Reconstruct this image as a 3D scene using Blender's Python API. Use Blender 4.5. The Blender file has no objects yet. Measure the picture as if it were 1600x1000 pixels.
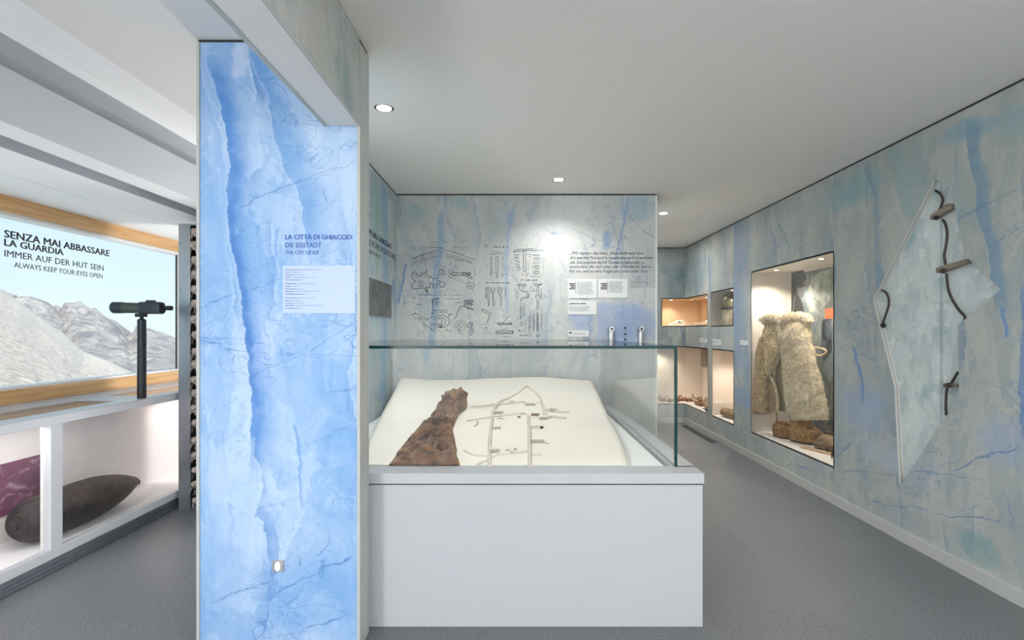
import bpy, bmesh, math, random
from mathutils import Vector, Matrix, noise
from mathutils.geometry import tessellate_polygon
random.seed(7)
C = bpy.context.scene.collection
S = bpy.context.scene
PI = math.pi
# ------------------------------------------------------------------ camera, light, exposure
E = 1.302                                   # eye height
cd = bpy.data.cameras.new('camera'); cam = bpy.data.objects.new('camera', cd); C.objects.link(cam)
cam.location = (0, 0, E); cam.rotation_euler = (PI/2, 0, 0)
cd.sensor_width = 36; cd.lens = 18; cd.shift_x = -0.005; cd.shift_y = 0.01125; cd.clip_start = 0.05; cd.clip_end = 1000
S.camera = cam
S.view_settings.view_transform = 'Standard'; S.view_settings.look = 'None'
S.view_settings.exposure = 0.27; S.view_settings.gamma = 1; S.view_settings.use_curve_mapping = False
W = bpy.data.worlds.new('sky'); S.world = W; W.use_nodes = True
wn = W.node_tree; wn.nodes.clear()
_o = wn.nodes.new('ShaderNodeOutputWorld'); _b = wn.nodes.new('ShaderNodeBackground'); _r = wn.nodes.new('ShaderNodeValToRGB')
_t = wn.nodes.new('ShaderNodeTexCoord'); _s = wn.nodes.new('ShaderNodeSeparateXYZ')
wn.links.new(_t.outputs['Generated'], _s.inputs[0]); wn.links.new(_s.outputs[2], _r.inputs[0])
wn.links.new(_r.outputs[0], _b.inputs[0]); wn.links.new(_b.outputs[0], _o.inputs[0])
_r.color_ramp.elements[0].position = 0.0; _r.color_ramp.elements[0].color = (0.72, 0.87, 0.91, 1)
_r.color_ramp.elements[1].position = 0.45; _r.color_ramp.elements[1].color = (0.34, 0.60, 0.80, 1)
_b.inputs[1].default_value = 1.02
def light(name, kind, loc, power, color=(1,1,1), rot=(0,0,0), size=0.1, size_y=None, spot=None, blend=0.5):
    l = bpy.data.lights.new(name, kind); o = bpy.data.objects.new(name, l); C.objects.link(o)
    o.location = loc; o.rotation_euler = rot; l.energy = power; l.color = color
    if kind == 'AREA':
        l.size = size
        if size_y: l.shape = 'RECTANGLE'; l.size_y = size_y
    elif kind == 'SUN': l.angle = size
    else: l.shadow_soft_size = size
    if spot: l.spot_size = spot; l.spot_blend = blend
    return o
light('sun', 'SUN', (0, 0, 30), 5.4, (1, 0.94, 0.86), (math.radians(48), 0, math.radians(28)), 0.01)
# daylight through the long window, and unseen fill lights added to brighten the rooms
_p = light('window_portal', 'AREA', (-3.26, 1.9, 1.5), 1, (1, 1, 1), (0, -PI/2, 0), 1.1, 5.6); _p.data.cycles.is_portal = True
light('left_room_top_fill', 'AREA', (-1.9, -1.6, 2.47), 55, (0.96, 0.98, 1), (0, 0, 0), 0.9, 1.6)  # unseen area fill added behind the camera for the left room
light('left_room_rear_fill', 'POINT', (-1.42, 4.2, 1.1), 48, (1, 0.98, 0.97), size=0.15)  # added fill hidden behind the pillar, brightens the left ceiling and soffit
light('room_top_fill', 'AREA', (1.1, 0.2, 2.46), 34, (1, 0.985, 0.96), (0, 0, 0), 1.6, 1.6)  # area fill added above the view to even out the main room
light('entrance_fill', 'POINT', (1.2, -1.6, 2.05), 84, (1, 0.98, 0.955), size=0.28)  # soft fill added behind the camera to lift the main ceiling
light('left_entrance_fill', 'POINT', (-2.12, -2.0, 0.8), 125, (0.97, 0.98, 1), size=0.14)  # low fill added out of view to brighten the soffit underside
light('rear_passage_fill', 'AREA', (1.7, 6.5, 2.46), 10, (1, 0.97, 0.93), (0, 0, 0), 0.4, 0.4)  # fill added out of sight to brighten the far end
# ------------------------------------------------------------------ helpers
def px(x, y, Y):                            # a point of the frontal plane at depth Y
    return Vector(((x-808)*Y/800, Y, E+(518-y)*Y/800))
def pr(x, y, X=2.394):                      # a point of a side wall plane at X
    Y = X*800/(x-808); return Vector((X, Y, E+(518-y)*Y/800))
def ph(x, y, h):                            # a point of a horizontal plane at height h
    Y = (E-h)*800/(y-518); return Vector(((x-808)*Y/800, Y, h))
def pp(x, y, p0, n):                        # a point of any plane
    d = Vector(((x-808)/800, 1, (518-y)/800)); o = Vector((0, 0, E)); n = Vector(n)
    return o + d*((Vector(p0)-o).dot(n)/d.dot(n))
class MB:
    def __init__(s): s.v = []; s.f = []; s.m = []
    def add(s, vs, fs, mi=0):
        b = len(s.v); s.v += [tuple(v) for v in vs]; s.f += [tuple(i+b for i in f) for f in fs]; s.m += [mi]*len(fs); return s
    def quad(s, a, b, c, d, mi=0): return s.add([a, b, c, d], [(0, 1, 2, 3)], mi)
    def box(s, x0, y0, z0, x1, y1, z1, mi=0, M=None, bev=0.0):
        if bev:
            bm = bmesh.new(); bmesh.ops.create_cube(bm, size=1)
            for v in bm.verts: v.co = Vector(((x0+x1)/2+v.co.x*(x1-x0), (y0+y1)/2+v.co.y*(y1-y0), (z0+z1)/2+v.co.z*(z1-z0)))
            bmesh.ops.bevel(bm, geom=bm.edges[:], offset=bev, segments=2, profile=0.5, affect='EDGES')
            bm.verts.index_update()
            vs = [v.co.copy() for v in bm.verts]; fs = [[v.index for v in f.verts] for f in bm.faces]; bm.free()
        else:
            vs = [Vector(p) for p in ((x0,y0,z0),(x1,y0,z0),(x1,y1,z0),(x0,y1,z0),(x0,y0,z1),(x1,y0,z1),(x1,y1,z1),(x0,y1,z1))]
            fs = [(3,2,1,0),(4,5,6,7),(0,1,5,4),(1,2,6,5),(2,3,7,6),(3,0,4,7)]
        if M: vs = [M @ v for v in vs]
        return s.add(vs, fs, mi)
    def tube(s, pts, rad, n=8, mi=0, cap=True, sq=1.0):
        pts = [Vector(p) for p in pts]; R = rad if isinstance(rad, (list, tuple)) else [rad]*len(pts)
        vs = []; fs = []; up = None
        for i, p in enumerate(pts):
            t = (pts[min(i+1, len(pts)-1)]-pts[max(i-1, 0)]).normalized()
            if up is None:
                up = Vector((0, 0, 1)) if abs(t.z) < 0.9 else Vector((1, 0, 0))
            a = t.cross(up).normalized(); b = a.cross(t).normalized(); up = b
            for k in range(n):
                q = 2*PI*k/n; vs.append(p+(a*math.cos(q)+b*math.sin(q)*sq)*R[i])
        for i in range(len(pts)-1):
            for k in range(n):
                k2 = (k+1) % n; fs.append((i*n+k, i*n+k2, (i+1)*n+k2, (i+1)*n+k))
        if cap: fs.append(tuple(range(n-1, -1, -1))); fs.append(tuple((len(pts)-1)*n+k for k in range(n)))
        return s.add(vs, fs, mi)
    def lathe(s, prof, loc=(0,0,0), n=24, mi=0, M=None, cap=True):   # prof: (r, z)
        vs = []; fs = []
        for r, z in prof:
            for k in range(n):
                q = 2*PI*k/n; v = Vector((r*math.cos(q), r*math.sin(q), z))
                vs.append((M @ v if M else v)+Vector(loc))
        for i in range(len(prof)-1):
            for k in range(n):
                k2 = (k+1) % n; fs.append((i*n+k, i*n+k2, (i+1)*n+k2, (i+1)*n+k))
        if cap: fs.append(tuple(range(n-1, -1, -1))); fs.append(tuple((len(prof)-1)*n+k for k in range(n)))
        return s.add(vs, fs, mi)
    def poly(s, pts, mi=0, holes=()):
        loops = [[Vector(p) for p in pts]]+[[Vector(p) for p in h] for h in holes]
        flat = [p for l in loops for p in l]
        return s.add(flat, tessellate_polygon(loops), mi)
    def prism(s, pts, d, mi=0):                 # extrude a polygon by vector d
        pts = [Vector(p) for p in pts]; d = Vector(d); n = len(pts); tr = tessellate_polygon([pts])
        vs = pts+[p+d for p in pts]
        fs = [tuple(t) for t in tr]+[tuple(i+n for i in reversed(t)) for t in tr]+[(i, (i+1) % n, (i+1) % n+n, i+n) for i in range(n)]
        return s.add(vs, fs, mi)
    def build(s, name, mat, parent=None, smooth=False, org=None):
        me = bpy.data.meshes.new(name); o = Vector(org) if org else Vector((0, 0, 0))
        me.from_pydata([tuple(Vector(v)-o) for v in s.v], [], s.f)
        for m in (mat if isinstance(mat, (list, tuple)) else [mat]): me.materials.append(m)
        for p, m in zip(me.polygons, s.m): p.material_index = m
        bm = bmesh.new(); bm.from_mesh(me); bmesh.ops.recalc_face_normals(bm, faces=bm.faces[:]); bm.to_mesh(me); bm.free()
        if smooth is not False:
            for p in me.polygons: p.use_smooth = True
            try: me.set_sharp_from_angle(angle=math.radians(smooth if smooth is not True else 50))
            except Exception: pass
        ob = bpy.data.objects.new(name, me); C.objects.link(ob)
        if org: ob.location = o
        if parent is not None:
            ob.parent = parent
            ob.matrix_parent_inverse = Matrix.Translation(-parent.location)
        return ob
def tag(o, label=None, cat=None, group=None, kind=None):
    for k, v in (('label', label), ('category', cat), ('group', group), ('kind', kind)):
        if v: o[k] = v
    return o
def thing(name, label, cat, loc=(0,0,0), group=None):
    o = bpy.data.objects.new(name, None); C.objects.link(o); o.location = loc; o.empty_display_size = 0.05
    return tag(o, label, cat, group)
def st(o): o['kind'] = 'structure'; return o
def dup(root, M, label=None):               # copy a thing and its parts, moved by the matrix M
    r = root.copy(); C.objects.link(r); base = Matrix.LocRotScale(root.location, root.rotation_euler, root.scale)
    r.matrix_basis = M @ base
    if label: r['label'] = label
    for ch in list(root.children):
        c = ch.copy(); C.objects.link(c); c.parent = r
        for g in list(ch.children):
            d = g.copy(); C.objects.link(d); d.parent = c
    return r
def srgb(h):
    if isinstance(h, str): c = [int(h[i:i+2], 16)/255 for i in (0, 2, 4)]
    else: c = h
    return tuple(((x+0.055)/1.055)**2.4 if x > 0.04045 else x/12.92 for x in c)+(1,)
# ------------------------------------------------------------------ materials
class N:                                    # tiny node-tree writer
    def __init__(s, name):
        s.m = bpy.data.materials.new(name); s.m.use_nodes = True; s.t = s.m.node_tree; s.t.nodes.clear()
        s.out = s.t.nodes.new('ShaderNodeOutputMaterial')
    def n(s, typ, **kw):
        nd = s.t.nodes.new('ShaderNode'+typ)
        for k, v in kw.items(): setattr(nd, k, v)
        return nd
    def put(s, sock, v):
        if isinstance(v, bpy.types.NodeSocket): s.t.links.new(v, sock)
        else: sock.default_value = v
    def math(s, op, a, b=None, c=None, clamp=False):
        nd = s.n('Math', operation=op); nd.use_clamp = clamp; s.put(nd.inputs[0], a)
        if b is not None: s.put(nd.inputs[1], b)
        if c is not None: s.put(nd.inputs[2], c)
        return nd.outputs[0]
    def mr(s, v, a, b, c=0.0, d=1.0, smooth=False):
        nd = s.n('MapRange'); nd.interpolation_type = 'SMOOTHSTEP' if smooth else 'LINEAR'; nd.clamp = True
        s.put(nd.inputs[0], v)
        for i, x in enumerate((a, b, c, d)): s.put(nd.inputs[i+1], x)
        return nd.outputs[0]
    def mix(s, f, a, b, blend='MIX'):
        nd = s.n('MixRGB', blend_type=blend); s.put(nd.inputs[0], f); s.put(nd.inputs[1], a); s.put(nd.inputs[2], b); return nd.outputs[0]
    def noise(s, vec, scale, detail=4, rough=0.55, dist=0.0, out=0):
        nd = s.n('TexNoise'); s.put(nd.inputs['Vector'], vec); nd.inputs['Scale'].default_value = scale
        nd.inputs['Detail'].default_value = detail; nd.inputs['Roughness'].default_value = rough; nd.inputs['Distortion'].default_value = dist
        return nd.outputs[out]
    def coord(s): return s.n('TexCoord').outputs['Object']
    def scale(s, vec, sc):
        nd = s.n('Mapping'); s.put(nd.inputs[0], vec); nd.inputs['Scale'].default_value = sc; return nd.outputs[0]
    def pbr(s, col, rough=0.6, metal=0.0, bump=None, bstr=0.3, bdist=0.01, emit=None, estr=1.0, spec=0.5, sheen=0.0):
        p = s.n('BsdfPrincipled'); s.put(p.inputs['Base Color'], col); s.put(p.inputs['Roughness'], rough); s.put(p.inputs['Metallic'], metal)
        p.inputs['Specular IOR Level'].default_value = spec
        if sheen: p.inputs['Sheen Weight'].default_value = sheen
        if bump is not None:
            b = s.n('Bump'); s.put(b.inputs['Height'], bump); b.inputs['Strength'].default_value = bstr; b.inputs['Distance'].default_value = bdist
            s.t.links.new(b.outputs[0], p.inputs['Normal'])
        if emit is not None: s.put(p.inputs['Emission Color'], emit); p.inputs['Emission Strength'].default_value = estr
        s.t.links.new(p.outputs[0], s.out.inputs[0]); return s.m
def plain(name, hexc, rough=0.6, metal=0.0, var=0.04, vs=6.0, bump=0.0, bs=80.0, spec=0.5):
    n = N(name); c = srgb(hexc); co = n.coord()
    dk = tuple(x*(1-var*2) for x in c[:3])+(1,); lt = tuple(min(1, x*(1+var)) for x in c[:3])+(1,)
    col = n.mix(n.noise(co, vs, 5), dk, lt)
    return n.pbr(col, rough, metal, n.noise(co, bs, 3) if bump else None, bump, 0.005, spec=spec)
def two(name, a, b, scale=8, rough=0.8, bump=0.5, bs=40, detail=8, lo=0.35, hi=0.65, metal=0.0, vec=(1,1,1), bdist=0.01, spec=0.3, third=None):
    n = N(name); co = n.scale(n.coord(), vec)
    f = n.mr(n.noise(co, scale, detail, 0.62), lo, hi)
    col = n.mix(f, srgb(a), srgb(b))
    if third: col = n.mix(n.mr(n.noise(co, scale*2.7, 6, 0.6, 0.5), 0.58, 0.68), col, srgb(third))
    return n.pbr(col, rough, metal, n.noise(co, bs, 6, 0.65), bump, bdist, spec=spec)
def emis(name, col, strength):
    n = N(name); e = n.n('Emission'); e.inputs[0].default_value = col; e.inputs[1].default_value = strength
    n.t.links.new(e.outputs[0], n.out.inputs[0]); return n.m
def glass(name, tint=(0.985, 0.995, 0.99, 1), base=0.03, top=0.9, rough=0.0):
    n = N(name); lw = n.n('LayerWeight'); lw.inputs[0].default_value = 0.5
    f = n.math('MULTIPLY_ADD', n.math('POWER', lw.outputs['Facing'], 5.0), top, base)
    tr = n.n('BsdfTransparent'); tr.inputs[0].default_value = tint
    gl = n.n('BsdfGlossy'); gl.inputs['Roughness'].default_value = rough
    mx = n.n('MixShader'); n.put(mx.inputs[0], f); n.t.links.new(tr.outputs[0], mx.inputs[1]); n.t.links.new(gl.outputs[0], mx.inputs[2])
    n.t.links.new(mx.outputs[0], n.out.inputs[0]); return n.m

def ice(name, axis, base, light_c, mid, deep, green, crevs=(), cracks=(), blobs=(), seams=(), mott=0.5, rough=0.55, vs=1.0, seed=0.0, zoff=0.0):
    """printed glacier wallpaper. axis 0: wall spans X, 1: wall spans Y. crevs: (pts[(u,v)], width, side, amount, colour, soft)
       cracks: (u0,v0,u1,v1,width,amount); blobs: (u,v,ru,rv,colour,amount)"""
    n = N(name); sep = n.n('SeparateXYZ'); co = n.coord(); n.t.links.new(co, sep.inputs[0])
    u = sep.outputs[axis]; v = sep.outputs[2]
    cmb = n.n('CombineXYZ'); n.put(cmb.inputs[0], u); n.put(cmb.inputs[1], v); cmb.inputs[2].default_value = seed
    P = cmb.outputs[0]
    wa = n.math('SUBTRACT', n.noise(P, 3.1, 6, 0.6), 0.5); wb = n.math('SUBTRACT', n.noise(P, 14, 5, 0.65), 0.5)
    warp = n.math('ADD', n.math('MULTIPLY', wa, 0.10), n.math('MULTIPLY', wb, 0.035))
    st_ = n.scale(P, (2.2*vs, 0.7*vs, 1))
    col = n.mix(n.mr(n.noise(st_, 1.3, 8, 0.62, 0.6), 0.33, 0.68), srgb(base), srgb(light_c))
    # mid-size tinted regions, cliffs of blue with one sharp side
    nb = n.noise(n.scale(P, (3.0*vs, 1.0*vs, 1)), 1.1, 7, 0.6, 0.8)
    col = n.mix(n.math('MULTIPLY', n.mr(nb, 0.50, 0.62), 0.45*mott), col, srgb(mid))
    ng = n.noise(n.scale(P, (1.6, 1.0, 1)), 2.3, 8, 0.65, 0.4)
    col = n.mix(n.math('MULTIPLY', n.mr(ng, 0.56, 0.70), 0.5*mott), col, srgb(green))
    pn = n.noise(n.scale(P, (1.0, 0.7, 1)), 2.6, 8, 0.6, 0.7)
    col = n.mix(n.mr(pn, 0.530, 0.537, 0, 0.40), col, srgb(light_c)); col = n.mix(n.mr(n.noise(n.scale(P, (1.3, 0.6, 1)), 1.7, 9, 0.62, 0.9), 0.470, 0.462, 0, 0.34), col, srgb(mid))
    # cliffs: vertical slabs with one sharp bluish side, and the crumpled relief of the ice in the printed photograph
    for fq, am, sd, sgn in ((1.7*vs, .55, 3.3, 1), (3.1*vs, .38, 9.1, -1)):
        mp = n.n('Mapping'); n.put(mp.inputs[0], P); mp.inputs['Location'].default_value = (sd, sd*.7, 0); mp.inputs['Scale'].default_value = (.9, .45, 1)
        wv = n.math('ADD', n.math('MULTIPLY', u, fq*sgn), n.math('MULTIPLY', n.noise(mp.outputs[0], 1.6, 9, 0.55, 0.3), 1.7))
        sw = n.math('FRACT', wv); msk = n.mr(n.noise(mp.outputs[0], 3.2, 5, 0.6), .47, .58, 0, am)
        col = n.mix(n.math('MULTIPLY', n.mr(sw, .42, 0.0, 0, 1, True), msk), col, srgb(mid))
        col = n.mix(n.math('MULTIPLY', n.mr(sw, .10, 0.0, 0, .7, True), msk), col, srgb(deep))
        col = n.mix(n.math('MULTIPLY', n.mr(sw, .955, .985), msk), col, srgb(light_c))
    mp = n.n('Mapping'); n.put(mp.inputs[0], P); mp.inputs['Location'].default_value = (0.014, 0.011, 0)
    df = n.math('SUBTRACT', n.noise(P, 6.0, 9, 0.62, 0.4), n.noise(mp.outputs[0], 6.0, 9, 0.62, 0.4))
    pm = n.mr(n.noise(P, 1.9, 4, 0.6), .42, .62, 0.12, 0.5)
    col = n.mix(n.math('MULTIPLY', n.mr(df, 0.02, 0.12), pm), col, srgb(light_c)); col = n.mix(n.math('MULTIPLY', n.mr(df, -0.02, -0.12), pm), col, srgb(mid))
    for (bu, bv, ru, rv, c, a) in blobs:
        du = n.math('DIVIDE', n.math('ADD', n.math('SUBTRACT', u, bu), n.math('MULTIPLY', warp, 1.6)), ru)
        dv = n.math('DIVIDE', n.math('ADD', n.math('SUBTRACT', v, bv), n.math('MULTIPLY', warp, 1.2)), rv)
        r2 = n.math('ADD', n.math('MULTIPLY', du, du), n.math('MULTIPLY', dv, dv))
        m = n.mr(r2, 1.15, 0.15, 0, 1, True)
        m = n.math('MULTIPLY', m, n.mr(n.noise(P, 6, 8, 0.7), 0.30, 0.62, a*0.35, a))
        col = n.mix(m, col, srgb(c))
    for (pts, wdt, side, amt, c, soft) in crevs:
        pts = sorted(pts, key=lambda p: p[1]); us = [p[0] for p in pts]; u0 = min(us)-0.01; u1 = max(us)+0.01
        v0 = pts[0][1]; v1 = pts[-1][1]
        fc = n.n('FloatCurve'); cu = fc.mapping.curves[0]
        q = [((p[1]-v0)/(v1-v0), (p[0]-u0)/(u1-u0)) for p in pts]
        cu.points[0].location = q[0]; cu.points[1].location = q[-1]
        for a_ in q[1:-1]: cu.points.new(*a_)
        fc.mapping.update()
        n.put(fc.inputs['Value'], n.mr(v, v0, v1))
        cc = n.math('MULTIPLY_ADD', fc.outputs[0], u1-u0, u0)
        d = n.math('MULTIPLY', n.math('ADD', n.math('SUBTRACT', u, cc), n.math('MULTIPLY', wb, 0.05)), float(side))
        fade = n.math('MULTIPLY', n.mr(v, v0, v0+(v1-v0)*0.12), n.mr(v, v1, v1-(v1-v0)*0.06))
        fall = n.mr(n.math('ADD', d, n.math('MULTIPLY', wa, wdt*1.3)), wdt*(1-soft), wdt*1.15, 1, 0, True)
        m = n.math('MULTIPLY', n.math('MULTIPLY', n.mr(d, -0.003, 0.003), fall), fade)
        m = n.math('MULTIPLY', m, n.mr(n.noise(P, 9, 6, 0.6), 0.25, 0.6, amt*0.65, amt))
        col = n.mix(m, col, srgb(c))
        lip = n.math('MULTIPLY', n.math('MULTIPLY', n.mr(d, -0.010, -0.002), n.mr(d, 0.003, 0.0)), fade)
        col = n.mix(n.math('MULTIPLY', lip, 0.28), col, srgb(light_c))
    for (a0, b0, a1, b1, w, amt) in cracks:
        du, dv = a1-a0, b1-b0; L = math.hypot(du, dv); nx, ny = -dv/L, du/L
        d = n.math('ADD', n.math('MULTIPLY', n.math('SUBTRACT', u, a0), nx), n.math('MULTIPLY', n.math('SUBTRACT', v, b0), ny))
        d = n.math('ABSOLUTE', n.math('ADD', d, n.math('ADD', n.math('MULTIPLY', wa, 0.12), n.math('MULTIPLY', wb, 0.03))))
        t = n.math('ADD', n.math('MULTIPLY', n.math('SUBTRACT', u, a0), du/L/L), n.math('MULTIPLY', n.math('SUBTRACT', v, b0), dv/L/L))
        m = n.math('MULTIPLY', n.mr(d, w, w*0.2), n.math('MULTIPLY', n.mr(t, 0, 0.1), n.mr(t, 1, 0.85)))
        m = n.math('MULTIPLY', m, n.mr(n.noise(P, 5, 4, 0.6), 0.4, 0.6, amt*0.25, amt))
        col = n.mix(m, col, srgb(deep))
    # hairline cracks everywhere and fine streaks
    for sc, thr, amt, str_ in ((1.6, 0.006, 0.55, (1.0, 1.9, 1)), (3.4, 0.008, 0.45, (1.7, 0.9, 1)), (6.5, 0.010, 0.3, (0.9, 1.3, 1))):
        nn = n.noise(n.scale(P, str_), sc, 3, 0.5, 0.9)
        hl = n.mr(n.math('ABSOLUTE', n.math('SUBTRACT', nn, 0.5)), thr, thr*0.2)
        hl = n.math('MULTIPLY', hl, n.mr(n.noise(P, 2.7, 3), 0.46, 0.6, 0, amt))
        col = n.mix(hl, col, srgb(deep))
    fine = n.noise(n.scale(P, (1.0, 0.75, 1)), 22, 8, 0.75, 0.7)
    col = n.mix(n.mr(fine, 0.57, 0.72, 0, 0.35), col, srgb(light_c))
    col = n.mix(n.mr(fine, 0.44, 0.30, 0, 0.35), col, srgb(mid))
    for su in seams:
        sm = n.mr(n.math('ABSOLUTE', n.math('SUBTRACT', u, su)), 0.0022, 0.0008)
        col = n.mix(n.math('MULTIPLY', sm, 0.35), col, srgb(mid))
    return n.pbr(col, rough, spec=0.35)
# ------------------------------------------------------------------ materials used
M = {}
M['white'] = plain('white_paint', 'e9eaea', 0.6, var=0.01)
M['ceil'] = plain('ceiling_paint', 'e9e7e3', 0.75, var=0.01)
M['bandshade'] = plain('soffit_painted_shade', 'b0b4b9', 0.7, var=0.01)  # grey that paints shade into the soffit cove and slot
M['trimgrey'] = plain('grey_trim_paint', 'b9bbb8', 0.5, var=0.01)
M['alu'] = plain('brushed_aluminium', 'b4b6b8', 0.35, 0.8, var=0.03)
M['gap'] = plain('dark_shadow_gap', '3a3c3c', 0.9)
M['cabinet'] = plain('satin_white_lacquer', 'babcc1', 0.28, var=0.008)
M['framegrey'] = plain('showcase_frame_lacquer', 'd5d8dd', 0.4, var=0.01)
M['caseinner'] = plain('showcase_white_lining', 'e8e2e1', 0.6, var=0.01)
M['wood'] = None
n = N('larch_wood'); co = n.coord(); g = n.noise(n.scale(co, (14, 0.6, 14)), 3, 8, 0.6, 0.4)
M['wood'] = n.pbr(n.mix(n.mr(g, 0.3, 0.7), srgb('b98a50'), srgb('dcb484')), 0.5, bump=g, bstr=0.1)
n = N('speckled_grey_floor'); co = n.coord()
base = n.mix(n.mr(n.noise(co, 0.9, 4), 0.3, 0.7), srgb('63666a'), srgb('6e7175'))
sp = n.noise(co, 170, 2, 0.7); base = n.mix(n.mr(sp, 0.55, 0.68), base, srgb('979b9e')); base = n.mix(n.mr(sp, 0.44, 0.33), base, srgb('3f4246'))
sp2 = n.noise(co, 60, 3, 0.7); base = n.mix(n.mr(sp2, 0.56, 0.75, 0, 0.5), base, srgb('4a4d51'))
vor = n.n('TexVoronoi'); n.put(vor.inputs['Vector'], co); vor.inputs['Scale'].default_value = 55
base = n.mix(n.mr(vor.outputs[0], 0.10, 0.05, 0, 0.8), base, srgb('b4b8ba'))
M['floor'] = n.pbr(base, 0.42, bump=sp, bstr=0.06, bdist=0.003, spec=0.4)
M['glass'] = glass('showcase_glass')
M['edge'] = plain('green_glass_edge', '0d3b3a', 0.15, var=0.1)
M['black'] = plain('black_paint', '15171c', 0.45, var=0.05)
M['print'] = plain('printed_ink_dark', '3a3d42', 0.9, var=0.02)
M['printnavy'] = plain('printed_navy_ink', '3f4a70', 0.9, var=0.02)
M['printblue'] = plain('printed_blue_ink', '4866b4', 0.9, var=0.02)
M['printgrey'] = plain('printed_grey_ink', '8b9097', 0.9, var=0.02)
M['winink'] = plain('window_lettering_ink', '41404a', 0.9, var=0.02)
M['card'] = plain('white_card', 'e2e4e4', 0.6, var=0.01)
M['bulb'] = emis('downlight_lamp', (1, 0.97, 0.92, 1), 25)
M['warmbulb'] = emis('niche_lamp', (1, 0.9, 0.75, 1), 14)

def U(y, x0): return 0
def fx(x, y, Y=2.1): p = px(x, y, Y); return (p.x, p.z)
def rx(x, y): p = pr(x, y); return (p.y, p.z)
def bx(x, y): return fx(x, y, 4.46)
# pillar: saturated blue glacier print
M['ice_pillar'] = ice('ice_print_pillar', 0, '8fb5de', 'bfd4ec', '6c9cd4', '4274ba', '80acd6',
  crevs=[([fx(318,80),fx(336,140),fx(350,190),fx(358,250),fx(354,310),fx(357,360),fx(368,410),fx(376,470),fx(385,545),fx(392,640),fx(390,755)], 0.10, 1, 0.95, '4c86cb', 0.95),
         ([fx(354,310),fx(357,360),fx(368,410),fx(376,470),fx(384,530),fx(391,640)], 0.035, 1, 0.7, '4577bf', 0.6),
         ([fx(384,64),fx(400,112),fx(416,144),fx(424,192),fx(436,240),fx(448,272),fx(464,296),fx(474,352),fx(484,420)], 0.13, 1, 0.75, '6198d2', 0.9),
         ([fx(311,60),fx(316,120),fx(330,170),fx(345,215),fx(350,290)], 0.05, -1, 0.55, '7da6dd', 0.9),
         ([fx(455,660),fx(463,700),fx(466,760),fx(470,800)], 0.02, 1, 0.7, '5f92d2', 0.8),
         ([fx(438,355),fx(434,380),fx(433,412),fx(438,440)], 0.02, -1, 0.6, '6f9ad8', 0.8)],
  cracks=[(*fx(356,336), *fx(562,246), .0035, .7), (*fx(311,484), *fx(366,454), .004, .8), (*fx(381,456), *fx(450,428), .0035, .7),
          (*fx(450,425), *fx(562,366), .003, .5), (*fx(311,512), *fx(430,455), .003, .5), (*fx(385,592), *fx(470,548), .003, .8), (*fx(480,548), *fx(562,505), .003, .8),
          (*fx(500,560), *fx(562,524), .003, .6), (*fx(311,948), *fx(430,902), .005, .8), (*fx(425,925), *fx(562,868), .005, .8), (*fx(400,1006), *fx(560,950), .005, .8),
          (*fx(330,650), *fx(420,600), .003, .5), (*fx(460,320), *fx(470,352), .003, .6), (*fx(500,300), *fx(510,318), .004, .7), (*fx(395,800), *fx(480,770), .003, .5), (*fx(470,700), *fx(562,660), .003, .45)],
  blobs=[(*fx(372,95), .05, .09, 'cedaee', .8), (*fx(350,330), .05, .3, '86aede', .5), (*fx(400,560), .12, .3, 'b6cbea', .8), (*fx(530,600), .12, .14, '6c9fd6', .75), (*fx(540,690), .12, .07, '70a2d8', .75),
         (*fx(345,740), .06, .12, 'b3c8e6', .8), (*fx(500,930), .22, .2, '6fa2d8', .75), (*fx(345,900), .10, .14, '84a9dc', .6), (*fx(500,330), .12, .2, 'b3cae9', .8), (*fx(336,600), .04, .2, '8ab0e4', .6)],
  mott=0.7, seed=3.0)
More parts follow.
